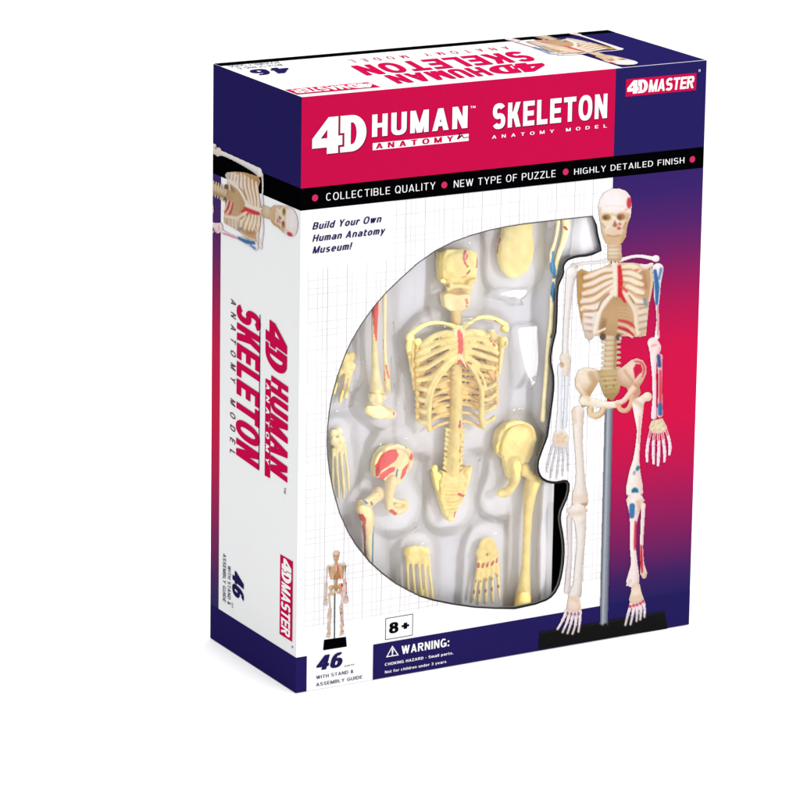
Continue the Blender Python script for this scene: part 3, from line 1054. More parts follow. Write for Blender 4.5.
cv.blob((602, 334), 3.0, 3.6, (92, 74, 66), (120, 96, 80)); cv.blob((617.6, 334.5), 3.0, 3.4, (104, 84, 84)); cv.blob((619.4, 335.6), 1.3, 2.0, (214, 196, 186))
cv.stroke([(649.6, 266), (650.6, 280), (648, 298)], [1.1, 1.3, .9], (228, 206, 178), (196, 156, 120))
cv.shade([(643.4, 297), (645, 301.6)], 1.9, (120, 138, 168), .8, 1.2)
cv.shade([(634, 267.6), (637, 267)], 1.0, (206, 90, 70), .7, 1)
# sternum and its marking
cv.part('printed_sternum')
cv.stroke([(613.5, 259), (614.4, 276), (614.6, 292)], [3.2, 2.6, 2.2], (246, 234, 220), (222, 190, 160))
cv.stroke([(618, 264), (619, 278), (618.4, 293)], [1.8, 2.5, 1.8], (214, 42, 52), (196, 30, 44))
cv.stroke([(619.5, 291), (622.5, 297), (624, 299)], [1.7, 1.5, 1.0], (212, 40, 50), (190, 28, 42))
cv.stroke([(621.5, 284.5), (625.5, 289)], 1.2, (226, 90, 84), (200, 60, 60))
for y in (266, 272, 278, 284):
    cv.shade([(619.5, y), (622, y)], .5, (236, 120, 110), .6, .8)
# clavicles
cv.part('printed_clavicle')
cv.stroke([(618.5, 257.5), (624, 256), (631, 254), (640, 253.6), (648, 255), (653, 256)], [2.1, 1.7, 1.5, 1.6, 1.8, 2.2], (252, 240, 240), (226, 190, 188))
cv.blob((654.3, 255.8), 3.8, 3.4, (254, 244, 246), (226, 204, 214))
cv.part('printed_clavicle')
cv.stroke([(608, 257.6), (598, 260), (586, 260.8), (576, 262.6)], [1.9, 1.5, 1.4, 1.6], (240, 234, 234), (206, 198, 200))
cv.blob((573.2, 264), 3.6, 2.4, (228, 222, 220), (186, 160, 140))
cv.part('printed_shoulder_blade')
cv.stroke([(640, 262.5), (645, 264), (650, 262)], [1.4, 2.4, 2.2], (244, 228, 218), (214, 180, 164))
cv.shade([(613.5, 258.4), (613.7, 258.8)], 1.2, (190, 50, 58), .9, 1)
# neck and skull
cv.part('printed_skull')
sk = [(597, 204), (598.6, 196.5), (603, 190.6), (610, 186.8), (617, 186.2), (624, 188.6), (628.6, 194), (630, 201), (629.6, 208.6), (629, 214), (626.6, 220), (625.2, 226), (624.4, 234), (621, 240), (617, 242.8), (610, 242.8), (605, 241), (602, 236), (600, 227), (598.6, 218), (597.4, 211)]
cv.poly(sk, (250, 240, 240), (216, 182, 142), (611, 200), 36)
cv.blob((610.5, 198), 9.5, 8.5, (250, 241, 244), None, .75, 7)
cv.shade([(598.6, 206), (600, 222), (603, 236)], 1.2, (206, 180, 150), .6, 2)
cv.shade([(626, 213), (624, 228), (621, 238)], 1.8, (192, 146, 92), .6, 2)
cv.shade([(601, 212), (610, 211.4), (614, 213), (620, 211), (627, 212)], 1.3, (214, 186, 142), .7, 1.6)
cv.blob((605, 215.2), 4.6, 3.2, (150, 112, 60), (184, 140, 86), .95, 1.4)
cv.blob((603.6, 215.6), 2.0, 1.8, (104, 78, 44), None, .8, 1.2)
cv.blob((619.4, 214.6), 4.4, 3.4, (158, 104, 74), (180, 130, 92), .95, 1.4)
cv.blob((618, 215.4), 2, 2.2, (120, 72, 54), None, .7, 1.2)
cv.shade([(601, 219.8), (608, 220.4)], .9, (240, 222, 168), .9, 1)
cv.shade([(616, 219.6), (625, 219)], .9, (240, 216, 170), .8, 1)
cv.poly([(613.3, 217.5), (610.8, 223.5), (613.4, 225), (616, 223.4)], (150, 98, 62), alpha=.85, soft=1)
cv.blob((618.2, 221.6), 1.6, 1.3, (190, 84, 60), None, .8, .9)
cv.blob((617.4, 225.8), 2.0, 1.5, (204, 66, 62), None, .9, .9)
cv.shade([(604, 227.5), (606.4, 224)], 1.0, (252, 238, 210), .8, 1)
cv.shade([(606, 230.5), (612, 231.8), (618, 231)], 1.9, (240, 216, 186), .9, 1.2)
cv.shade([(605.5, 232.6), (612, 233.9), (619, 232.6)], .55, (166, 122, 84), .8, .9)
for i in range(7): cv.shade([(606.5 + i * 1.9, 230), (606.6 + i * 1.9, 235)], .22, (186, 146, 108), .6, .6)
cv.shade([(608, 237.5), (616, 237.5)], .8, (212, 178, 140), .6, 1.2)
cv.blob((627.4, 200.5), 2.4, 5.6, (206, 46, 62), (186, 40, 60), .92, .9)
cv.shade([(625, 207), (622, 210)], 1, (224, 150, 130), .6, 1.2)
cv.shade([(600.4, 209.6), (604, 208.6), (609, 210.4)], .8, (250, 238, 214), .8, 1)
cv.shade([(614.6, 209.6), (620, 208.2), (625.4, 209.4)], .8, (248, 230, 204), .8, 1)
cv.shade([(609.6, 213), (610.8, 219)], .8, (232, 206, 166), .7, 1)
cv.shade([(600.6, 221.4), (603.4, 225.6)], .8, (176, 140, 96), .6, 1.2)
cv.shade([(624.4, 220), (621.8, 226)], 1.0, (170, 126, 80), .6, 1.2)
cv.shade([(603, 204), (612, 203.4), (622, 204)], .5, (226, 200, 178), .5, 1.2)
cv.part('printed_neck')
cv.poly([(606.6, 242), (620, 242), (620.4, 256), (619, 258.5), (606.2, 258.5)], (234, 216, 192), (192, 158, 118), (611, 249), 11)
for i in range(4): cv.shade([(607, 245.2 + i * 3.9), (620, 244.8 + i * 3.9)], .5, (170, 134, 100), .6, .8)
# left arm
cv.part('printed_arm')
cv.stroke([(570.5, 270), (568.6, 284), (566.4, 310), (565.2, 332), (564.8, 350), (565.4, 358)], [5.4, 4.0, 3.0, 2.6, 3.0, 5.2], (244, 238, 236), (182, 172, 170))
cv.blob((570.2, 270), 5.0, 5.4, (252, 248, 248), (226, 214, 212))
cv.shade([(561.5, 355), (569, 353)], 1.5, (232, 206, 178), .8, 1.5)
cv.stroke([(559.8, 364), (559.6, 385), (559.2, 408), (558.6, 428)], [2.7, 2.2, 2.1, 3.3], (244, 243, 248), (186, 190, 208))
cv.stroke([(566.4, 362), (566.2, 380), (565.4, 405), (564.4, 424)], [3.2, 2.2, 1.8, 2.2], (240, 240, 246), (178, 184, 204))
cv.stroke([(563.8, 355), (565.2, 362), (564.6, 371)], [4.6, 4.0, 3.0], (240, 226, 210), (212, 186, 158))
cv.blob((561, 362.5), 2.2, 2.6, (196, 156, 110), None, .8, 1.2)
cv.part('printed_hand')
cv.poly([(554, 430), (562, 426.5), (567, 431), (568.4, 440), (564, 446), (554.4, 444.5), (552.4, 437)], (232, 206, 174), (240, 230, 222), (559.5, 439), 9)
for c in ((556, 433), (560.5, 431), (564.6, 434), (556, 439), (561, 438), (565, 440.4)): cv.blob(c, 1.9, 1.7, (240, 222, 198), (204, 168, 128))
for a in ([(553.4, 442), (549.6, 452), (547.4, 462), (546.6, 470)], [(556.6, 444), (553.6, 456), (551.4, 468), (550.4, 476)], [(559.8, 445), (558.2, 458), (556.8, 470), (556.2, 476.5)], [(563, 445), (562.8, 458), (562.4, 468), (562.2, 474)], [(566, 442), (567.4, 452), (567.8, 462), (567.6, 469)]):
    cv.stroke(a, [1.3, .85, .85, .7], (224, 220, 226), (176, 172, 184))
    for p in a[1:3]: cv.blob(p, 1.2, 1.1, (214, 204, 206), (170, 160, 170))
# right arm
cv.part('printed_arm')
cv.stroke([(656.6, 266), (656, 280), (655.6, 294), (656, 304), (656.6, 318), (656, 334)], [5.6, 3.6, 3.0, 1.5, 1.3, 2.4], (250, 238, 240), (214, 190, 204))
cv.stroke([(653.6, 268), (655.6, 284), (655.4, 301)], [1.7, 2.4, 1.3], PBLU, (40, 86, 146))
cv.stroke([(659.6, 266), (657.6, 276)], [1.3, 1.0], (96, 142, 188), PBLU)
cv.shade([(656.4, 303), (656.9, 332)], .7, (222, 96, 104), .8, .8)
cv.stroke([(652, 340), (654, 345), (653.2, 352)], [5.4, 6.2, 4.0], (250, 228, 226), (230, 170, 180))
cv.shade([(651, 343), (655, 342)], 1.0, (216, 130, 136), .6, 1.2)
cv.stroke([(652.6, 354), (653.2, 372), (653.6, 395), (653.2, 414)], [3.4, 2.0, 1.7, 2.9], (250, 230, 234), (220, 168, 188))
cv.stroke([(658.6, 354), (659.4, 372), (659.6, 390), (659.4, 412)], [3.2, 2.0, 2.1, 3.0], (240, 190, 198), (206, 110, 136))
cv.stroke([(657.6, 353), (658.6, 363)], [1.7, 1.7], (62, 84, 136), (44, 62, 112))
cv.stroke([(659.4, 368), (659.8, 388), (659.6, 400)], [1.0, 1.5, 1.2], (222, 70, 86), (206, 48, 70))
cv.stroke([(659.4, 402), (659.6, 411)], [2.0, 2.0], PBLU, (40, 84, 146))
cv.part('printed_hand')
cv.poly([(651, 418), (662, 415.5), (666.4, 424), (667, 429), (658, 431), (649, 430), (648.6, 424)], (238, 222, 186), (214, 178, 150), (657, 424), 10)
for c in ((652, 422), (657, 420), (662, 422), (652.6, 427), (658, 426.4), (663.4, 427)): cv.blob(c, 2.0, 1.7, (242, 228, 196), (190, 160, 120))
for a in ([(650, 429), (647.6, 440), (646.6, 450), (646.8, 459)], [(654, 430.5), (653, 442), (653, 452), (653.4, 461)], [(658, 431), (658.4, 443), (658.2, 454), (657.8, 463)], [(661.8, 430), (663.4, 441), (664.4, 451), (664, 459)], [(665.6, 427), (668.6, 437), (669.8, 445), (669, 452)]):
    cv.stroke(a, [1.5, 1.5, 1.6, 1.2], (252, 232, 240), (226, 176, 204))
    cv.shade([a[0], ((a[0][0] * .45 + a[1][0] * .55), (a[0][1] * .45 + a[1][1] * .55))], .75, (214, 52, 66), .8, .9)
    for p in a[1:3]: cv.blob((p[0], p[1]), 1.8, 1.5, (250, 234, 240), (206, 150, 190))
# pelvis
cv.part('printed_pelvis')
cv.poly([(574.5, 378), (577, 369), (584, 365), (592, 365.6), (598, 368.5), (598.6, 378), (594, 386), (589, 394), (590, 402), (582, 405.4), (579.6, 400), (580.4, 391), (575.4, 386)], (244, 230, 208), (190, 150, 110), (583, 374), 19)
cv.shade([(590, 372), (594, 380), (588, 390)], 3.0, (186, 142, 98), .6, 4)
cv.shade([(577, 382), (583, 392), (584, 400)], 1.8, (250, 238, 218), .7, 3)
cv.blob((586, 398), 3.6, 3.2, (176, 132, 88), (206, 168, 126), .8, 2)
cv.shade([(577, 370), (584, 366.4), (594, 367.4)], .9, (250, 240, 224), .8, 1.4)
cv.poly([(597, 368), (622, 366), (621, 378), (618, 390), (611.5, 398.5), (604, 394), (599.4, 382)], (208, 182, 136), (168, 136, 88), (609, 376), 18)
for i in range(5): cv.shade([(600 + i * 1.2, 374 + i * 4.6), (619 - i * 1.4, 373 + i * 4.4)], .6, (150, 118, 72), .55, 1)
for c in ((604, 378), (614, 377), (605.4, 384), (613, 383.4)): cv.blob(c, .9, .8, (110, 80, 44), None, .8, .7)
cv.poly([(616, 368), (622, 364), (630, 357.5), (636, 355.4), (642, 357.6), (645.6, 364), (645.4, 371), (642.4, 378), (638.8, 384), (640, 390), (636.4, 397), (629, 392), (625.4, 385), (618, 382)], (242, 216, 194), (198, 154, 122), (630, 366), 19)
cv.poly([(635, 361), (640, 361.6), (641.6, 367), (639, 374), (634.4, 379), (633.4, 371), (632.4, 366)], (208, 26, 74))
cv.stroke([(634, 358.5), (640.5, 360), (643.4, 366), (641.6, 374)], [.7, .8, .8, .6], (222, 70, 78), (206, 50, 66))
cv.stroke([(640, 372), (635, 378), (632, 384)], [1.6, 1.4, 1.0], (240, 214, 190), (206, 160, 130))
cv.shade([(624, 368), (634, 382)], 1.5, (190, 140, 104), .55, 2.4)
cv.stroke([(584, 398), (594, 400), (605, 402.4), (614, 402), (617, 400)], [5.0, 3.8, 3.3, 3.4, 2.6], (250, 242, 226), (204, 170, 132))
cv.stroke([(590, 406), (590.4, 411), (595, 413.6), (600.6, 411), (603, 406)], [2.8, 3.0, 3.2, 2.8, 2.6], (236, 210, 174), (172, 130, 84))
cv.stroke([(616.4, 401), (623, 398), (628.4, 392), (632, 387)], [2.8, 2.6, 3.0, 3.8], (246, 218, 198), (208, 140, 120))
cv.stroke([(617.4, 403), (620.4, 407.4), (626, 407.6), (630, 402), (631.6, 395)], [2.5, 2.3, 2.4, 2.4, 2.8], (234, 186, 156), (192, 112, 94))
cv.shade([(584, 392), (588, 397)], 2.4, (232, 200, 164), .6, 2.4)
# legs
cv.part('printed_thigh')
cv.stroke([(577.6, 410), (577.6, 418), (578.2, 440), (579.6, 462), (580.2, 480), (580, 492), (580, 499)], [6.2, 5.4, 4.0, 3.9, 4.6, 7.4, 8.0], (244, 234, 226), (190, 166, 148))
cv.shade([(573, 408), (574, 420)], 2.2, (232, 208, 178), .7, 2.4)
cv.shade([(574, 497), (587, 497)], 3.4, (232, 204, 180), .6, 3)
cv.shade([(572.6, 503), (588, 502)], .9, (170, 122, 84), .7, 1)
cv.part('printed_thigh')
cv.stroke([(637.6, 401), (642, 396.5), (646.4, 393.8)], [4.4, 3.8, 4.0], (246, 226, 208), (212, 178, 150))
cv.blob((646.6, 394), 4.8, 4.6, (250, 234, 218), (218, 182, 158))
cv.stroke([(637.4, 401), (637.8, 412), (638.4, 428), (637, 446), (635.8, 458), (634.6, 470), (634.4, 484), (634.4, 490)], [6.0, 4.4, 2.0, 2.3, 3.2, 5.6, 8.2, 8.4], (250, 238, 232), (222, 180, 172))
cv.shade([(634, 398), (642, 404)], 2.4, (212, 176, 134), .5, 2.4)
cv.shade([(639, 414), (638.2, 440)], .8, (228, 150, 150), .6, 1)
cv.blob((637.4, 466), 1.7, 2.8, PTEAL, None, .95, .8, .4); cv.blob((634.0, 470.6), 1.2, 2.2, (120, 150, 188), None, .9, .8, .3)
cv.blob((634.8, 489), 3.5, 3.6, (28, 104, 140), (40, 130, 160), .96, .9)
cv.shade([(626, 494), (642, 493)], .8, (120, 30, 44), .85, .8)
cv.part('printed_shin')
cv.stroke([(577, 510), (580, 518), (581, 540), (579, 562), (577.6, 584), (575.4, 592)], [8.4, 6.0, 4.0, 3.8, 4.4, 6.6], (244, 236, 230), (186, 170, 162))
cv.blob((577, 508.6), 10.6, 3.4, (246, 230, 214), (216, 188, 160))
cv.stroke([(577, 509), (579.6, 518)], [7.4, 5.2], (248, 238, 230), (214, 196, 188))
cv.shade([(572, 512), (582, 511)], 2.4, (226, 200, 176), .6, 3)
cv.stroke([(569.6, 516), (569.6, 530), (570, 552), (568.4, 576), (567.4, 590)], [2.6, 2.2, 2.0, 2.4, 3.2], (236, 228, 226), (176, 164, 162))
cv.part('printed_shin')
cv.stroke([(635, 499), (634.2, 508), (633.2, 524), (633, 545), (634.4, 562), (634, 572), (633, 580)], [8.6, 5.8, 3.0, 2.9, 3.2, 5.2, 6.4], (250, 236, 232), (222, 182, 186))
cv.blob((635.2, 498.4), 9.4, 3.0, (246, 228, 214), (214, 178, 150))
cv.stroke([(635, 499), (634, 508)], [7.0, 4.6], (248, 234, 228), (220, 186, 182))
cv.shade([(638, 500), (641, 510)], 2, (214, 176, 130), .6, 2)
cv.stroke([(632, 504), (631.6, 514)], [2.8, 2.6], (70, 120, 176), (58, 100, 160))
cv.stroke([(643.2, 503), (642.6, 520), (641.6, 545), (642.4, 562), (644, 572)], [2.2, 1.9, 1.6, 2.0, 3.4], (246, 226, 224), (212, 170, 176))
cv.stroke([(635.4, 520), (635.2, 540), (634.6, 548)], [.9, 1.4, .7], (206, 60, 80), (190, 44, 70))
cv.stroke([(641.4, 544), (641.6, 558), (642.6, 572)], [.8, 1.4, 1.0], (204, 44, 66), (184, 30, 56))
cv.blob((644.4, 574), 2.6, 3.6, (236, 206, 180), (200, 158, 130))
cv.stroke([(627.4, 584), (630, 579)], [1.0, 2.0], (244, 224, 220), (210, 176, 176))
cv.part('printed_foot')
cv.poly([(569, 595), (579, 594.6), (580.6, 602), (581.4, 610), (578, 613), (566.4, 611.6), (567.4, 603)], (248, 226, 212), (214, 180, 156), (574, 602), 12)
cv.shade([(573, 598), (577, 600)], 2.2, (230, 200, 172), .5, 2)
for a in ([(566.6, 611), (562.6, 620), (557.6, 628.8)], [(570, 612), (567, 622), (562.6, 632)], [(573.4, 612.6), (571, 623), (567.6, 633)], [(576.6, 612.6), (575.6, 624), (572.6, 633.6)], [(580, 611.4), (580, 620), (578.6, 631.4)]):
    cv.stroke(a, [1.9, 1.2, 1.1], (252, 240, 240), (218, 190, 190))
    cv.blob(a[1], 1.7, 1.5, (250, 238, 240), (214, 184, 186))
for x, y in ((567.6, 612.6), (571.4, 613.4), (575, 613.6), (578.6, 613)): cv.blob((x, y), 1.0, 1.9, (110, 40, 84), None, .8, .7)
cv.part('printed_foot')
cv.poly([(632, 584), (640, 582.6), (641.4, 590), (644.6, 599), (640, 603), (630.6, 604.6), (629.4, 598), (631.4, 591)], (248, 226, 206), (214, 178, 150), (636, 592), 13)
cv.shade([(632, 597), (643, 595)], 2, (228, 194, 170), .5, 2)
for a in ([(631.4, 604), (628.4, 614), (625.8, 624.6)], [(634.6, 604.4), (633, 615), (631, 624)], [(637.8, 603.8), (637.6, 613), (637, 620.6)], [(640.8, 603), (641.4, 612), (640.8, 619)], [(643.6, 601), (645, 608), (645, 616.4)]):
    cv.stroke(a, [1.9, 1.3, 1.1], (252, 236, 238), (218, 184, 196))
    cv.blob(a[1], 1.7, 1.5, (244, 226, 232), (160, 170, 200))
for x, y in ((630.4, 605.6), (634, 604.8), (637.4, 604), (640.8, 602.6), (643.6, 600.6)): cv.blob((x, y), 1.4, 1.5, (194, 40, 66), None, .9, .7)
cv.finish()
pic = empty('printed_skeleton', (0, 0, 0), None, None)
pic.parent = box
raster_parts(cv, fp, F, .00034, pic)
# the same picture, cropped, on the side and on the top flap
UPPER = {n for n in cv.names if n and n not in ('printed_stand', 'printed_pole', 'printed_thigh', 'printed_shin', 'printed_foot')}
fa = F((616, 186.4))
sa, ta = S((299.2, 230)), T((637, 63.7))
pic2 = empty('printed_skeleton', (0, 0, 0), None, None)
pic2.parent = box
SCL = 1.0


def conv_side(p):
    d = (F(p) - fa) * np.array([.73, SCL])
    return np.stack([sa[0] + d[..., 1], sa[1] - d[..., 0]], -1)


def conv_top(p):
    d = (F(p) - fa) * np.array([.73, SCL])
    return np.stack([ta[0] - d[..., 0], ta[1] - d[..., 1]], -1)


raster_parts(cv, sp, conv_side, L4, pic2, UPPER, lambda a, b: (a > .0004) & (a < D))
pic3 = empty('printed_skeleton', (0, 0, 0), None, None)
pic3.parent = box
raster_parts(cv, tp, conv_top, L4, pic3, UPPER, lambda a, b: (b > 0) & (b < D - .0006) & (a < W - .0004))
# the small printed figure
k = 5
sm = Canvas(0, 0, 10, 10, 1)
hh, ww = cv.h // k * k, cv.w // k * k
msk = (cv.id > 0) & ~np.isin(cv.id, [cv.names.index('printed_stand'), cv.names.index('printed_pole')])
m = msk[:hh, :ww].reshape(hh // k, k, ww // k, k)
c = (cv.rgb[:hh, :ww] * msk[:hh, :ww, None]).reshape(hh // k, k, ww // k, k, 3)
cnt = m.sum((1, 3))
rgb = c.sum((1, 3)) / np.maximum(cnt, 1)[..., None]
frac = cnt / k ** 2
rgb = np.clip(rgb * np.array([.92, .82, .74]), 0, 255)
sm.w, sm.h, sm.x0, sm.y0, sm.st = ww // k, hh // k, cv.x0, cv.y0, cv.st * k
fr = np.clip(frac * 1.15 - .18, 0, 1)[..., None]
sm.rgb = rgb * fr + 250 * (1 - fr)
sm.id = (frac > .42).astype(int)
sm.names = ['', 'printed_bones']
f0, f1 = F((611, 187)), F((335.6, 549.6))
KS = .192


def conv_small(p): return (F(p) - f0) * np.array([KS, KS]) + f1


pic4 = empty('small_printed_skeleton', (0, 0, 0), None, None)
pic4.parent = box
raster_parts(sm, fp, conv_small, L3, pic4)
q = F([(334, 592), (335.2, 592), (334.6, 640), (333.4, 640)])
obj('printed_pole', [fp(a, b, L2) for a, b in q], [(3, 2, 1, 0)], ink_mat('dark_grey_ink', (84, 86, 92)), pic4)

# ------------------------------------------------------------------ inside the carton: black card added for the dark gap, thermoformed tray, bones, clear cover
def plastic(name, rough=.42, spec=.35):
    """bone plastic: painted colour attribute with a little mottling"""
    m = attr_mat(name, 'paint', rough, spec, .12)
    nt = m.node_tree
    b = nt.nodes['Principled BSDF']
    tc = nt.nodes.new('ShaderNodeTexCoord')
    nz = nt.nodes.new('ShaderNodeTexNoise')
    nz.inputs['Scale'].default_value = 420
    nz.inputs['Detail'].default_value = 3
    nt.links.new(tc.outputs['Object'], nz.inputs['Vector'])
    bp = nt.nodes.new('ShaderNodeBump')
    bp.inputs['Strength'].default_value = .6
    bp.inputs['Distance'].default_value = .0003
    nt.links.new(nz.outputs[0], bp.inputs['Height'])
    nt.links.new(bp.outputs[0], b.inputs['Normal'])
    return m


M_BONE = plastic('cream_bone_plastic')
BONE = np.array([.87, .74, .315])
PALE = np.array([.87, .77, .42])
DEEP = np.array([.80, .54, .17])  # deeper orange, also painted as shade in gaps and recesses
PRD = np.array([.72, .045, .035])
PBL = np.array([.05, .22, .42])
PDK = np.array([.10, .14, .20])
PX = .0004       # one traced pixel is about 0.4 mm


def DM(dep):
    """modelling depth -> mm behind the front panel"""
    return 2.2 + (np.asarray(dep, float) - 3.6) * .72


def tube(pts, rad, n=12, flat_y=1., k=5):
    """closed tube through 3D points with varying radius, squashed in depth by flat_y"""
    pts = np.array(pts, float)
    rad = np.full(len(pts), float(rad)) if np.ndim(rad) == 0 else np.array(rad, float)
    if len(pts) > 2: pts, rad = spline(pts, rad, k)
    V, Fc = [], []
    m = len(pts)
    for i in range(m):
        t = pts[min(i + 1, m - 1)] - pts[max(i - 1, 0)]
        t /= np.linalg.norm(t) + 1e-12
        y = np.array([0, 1., 0])
        a = np.cross(t, y)
        if np.linalg.norm(a) < 1e-3: a = np.array([1., 0, 0])
        a /= np.linalg.norm(a)
        b = np.cross(a, t)
        for j in range(n):
            q = 2 * math.pi * j / n
            V.append(pts[i] + rad[i] * (math.cos(q) * a + flat_y * math.sin(q) * b))
    for i in range(m - 1):
        for j in range(n):
            Fc.append((i * n + j, i * n + (j + 1) % n, (i + 1) * n + (j + 1) % n, (i + 1) * n + j))
    # domed ends
    for end, sgn in ((0, -1), (m - 1, 1)):
        t = pts[end] - pts[end - 1 if end else 1]
        t = t / (np.linalg.norm(t) + 1e-12)
        base = end * n
        c0 = len(V)
        for j in range(n): V.append(pts[end] + (V[base + j] - pts[end]) * .7 + t * rad[end] * .6)
        V.append(pts[end] + t * rad[end] * .85)
        for j in range(n):
            q = (base + j, base + (j + 1) % n, c0 + (j + 1) % n, c0 + j)
            p = (c0 + j, c0 + (j + 1) % n, c0 + n)
            Fc.append(q if sgn > 0 else q[::-1])
            Fc.append(p if sgn > 0 else p[::-1])
    return np.array(V), Fc


def ball(c, rx, ry, rz, n=16):
    V, Fc = [np.array(c) + [0, 0, rz]], []
    m = n // 2
    for i in range(1, m):
        a = math.pi * i / m
        for j in range(n):
            b = 2 * math.pi * j / n
            V.append(np.array(c) + [rx * math.sin(a) * math.cos(b), ry * math.sin(a) * math.sin(b), rz * math.cos(a)])
    V.append(np.array(c) - [0, 0, rz])
    e_ = len(V) - 1
    for j in range(n):
        Fc.append((0, 1 + j, 1 + (j + 1) % n))
        Fc.append((e_, e_ - n + (j + 1) % n, e_ - n + j))
    for i in range(m - 2):
        for j in range(n):
            a = 1 + i * n
            Fc.append((a + j, a + n + j, a + n + (j + 1) % n, a + (j + 1) % n))
    return np.array(V), Fc


def plate(loop_px, dep, thick):
    """solid plate with the traced outline, from dep to dep+thick millimetres"""
    P = B(np.array(loop_px, float), DM(dep))
    tris = tessellate_polygon([[Vector((p[0], p[2], 0)) for p in P]])
    n = len(P)
    V = list(P) + [p + [0, thick * .8 / 1000., 0] for p in P]
    place = lambda a, b, l: (a, -l, b)
    ft = orient([tuple(p) for p in P] * 2, tris, place)
    Fc = list(ft) + [tuple(i + n for i in reversed(t)) for t in ft]
    ar = sum(P[i][0] * P[(i + 1) % n][2] - P[(i + 1) % n][0] * P[i][2] for i in range(n))
    for i in range(n):
        j = (i + 1) % n
        q = (i, j, j + n, i + n)
        Fc.append(q[::-1] if ar > 0 else q)
    return np.array(V), Fc


def T3(pts, dep, rad, n=12, flat_y=1.):
    """tube traced in photo pixels; dep one number or one per point (mm); rad in photo pixels"""
    pts = np.array(pts, float)
    return tube(B(pts, np.broadcast_to(DM(dep), (len(pts),))), np.asarray(rad) * PX, n, flat_y)


def O3(c, dep, rx, ry, rz):
    return ball(B(np.array(c, float), DM(dep)), rx * PX, ry * PX * .85, rz * PX)


def merge(parts):
    V, Fc = [], []
    for v, f in parts:
        n = len(V)
        V += [tuple(x) for x in v]
        Fc += [tuple(i + n for i in q) for q in f]
    return V, Fc


def solid(name, parts, parent=None, voxel=.45, smooth=2, base=BONE, paint=(), mottle=.05):
    """fuse overlapping closed shapes into one continuous surface and paint it"""
    V, Fc = merge(parts)
    me = bpy.data.meshes.new('raw')
    me.from_pydata(V, [], Fc)
    me.update()
    o = bpy.data.objects.new('raw', me)
    COL.objects.link(o)
    r = o.modifiers.new('r', 'REMESH')
    r.mode = 'VOXEL'
    r.voxel_size = voxel / 1000.
    if smooth:
        sm_ = o.modifiers.new('s', 'SMOOTH')
        sm_.iterations = smooth
        sm_.factor = .5
    bpy.context.view_layer.update()
    dg = bpy.context.evaluated_depsgraph_get()
    out = bpy.data.meshes.new_from_object(o.evaluated_get(dg))
    bpy.data.objects.remove(o)
    bpy.data.meshes.remove(me)
    out.name = name
    out.materials.clear()
    out.shade_smooth()
    n = len(out.vertices)
    co = np.empty(n * 3)
    out.vertices.foreach_get('co', co)
    co = co.reshape(-1, 3)
    nr = np.empty(n * 3)
    out.vertices.foreach_get('normal', nr)
    nr = nr.reshape(-1, 3)
    rgb = np.tile(np.asarray(base, float), (n, 1))
    rs = np.random.default_rng(len(name) + n)
    ph = rs.uniform(0, 6, 6)
    mo = np.sin(co[:, 0] * 900 + ph[0]) * np.sin(co[:, 2] * 760 + ph[1]) + .6 * np.sin(co[:, 0] * 2100 + ph[2]) * np.sin(co[:, 2] * 1900 + ph[3])
    rgb *= (1 + mottle * mo)[:, None]
    lo = np.zeros(n)
    for f in (230, 410, 640, 900):
        a = rs.uniform(-1, 1, 3)
        lo += np.sin(co @ (a / np.linalg.norm(a)) * f * 2 + rs.uniform(0, 6))
    kk = (np.clip(.5 + .3 * lo, 0, 1) * .42)[:, None]
    rgb = rgb * (1 - kk) + rgb * np.array([.98, .87, .66]) * kk
    for kind, loop, c, dep in paint:
        Q = B(np.array(loop, float), DM(dep))
        if kind == 'poly':
            m = inpoly(co[:, 0], co[:, 2], [(p[0], p[2]) for p in Q]) & (nr[:, 1] < .15)
        else:   # a brushed line of half-width kind (photo pixels)
            m = np.zeros(n, bool)
            for a, b in zip(Q[:-1], Q[1:]):
                a, b = a[[0, 2]], b[[0, 2]]
                d = b - a
                p = co[:, [0, 2]] - a
                t = np.clip((p @ d) / max(d @ d, 1e-12), 0, 1)
                m |= np.hypot(*(p - t[:, None] * d).T) < kind * PX
            m &= nr[:, 1] < .15
        rgb[m] = np.asarray(c) * (1 + .08 * mo[m])[:, None]
    rgb = np.clip(rgb, 0, .96)
    ca = out.color_attributes.new('paint', 'FLOAT_COLOR', 'POINT')
    ca.data.foreach_set('color', np.concatenate([rgb, np.ones((n, 1))], 1).ravel())
    o = bpy.data.objects.new(name, out)
    COL.objects.link(o)
    out.materials.append(M_BONE)
    if parent: adopt(o, parent)
    return o


def adopt(o, p):
    o.parent = p
    o.matrix_parent_inverse = Matrix.Identity(4)
    q = p
    off = Vector((0, 0, 0))
    while q is not None:
        off += q.location
        q = q.parent
    o.data.transform(Matrix.Translation(-off))


BASE = 9.9        # the tray floor lies this many mm behind the front panel


def bone_thing(name, px, label, cat, group=None):
    p = B(np.array(px, float), BASE - .3)
    return empty(name, tuple(p), label, cat, group)


# --- black card added to darken the gap beside the tray
card = slab('dark_gap_card', (.003, .0185, .004), (W - .003, .0192, H - .004), mat('black_card', (.006, .006, .007), .7, .1), None, 0)
tag(card, 'added black card standing in for the dark gap right of the grey tray', 'dark gap card')

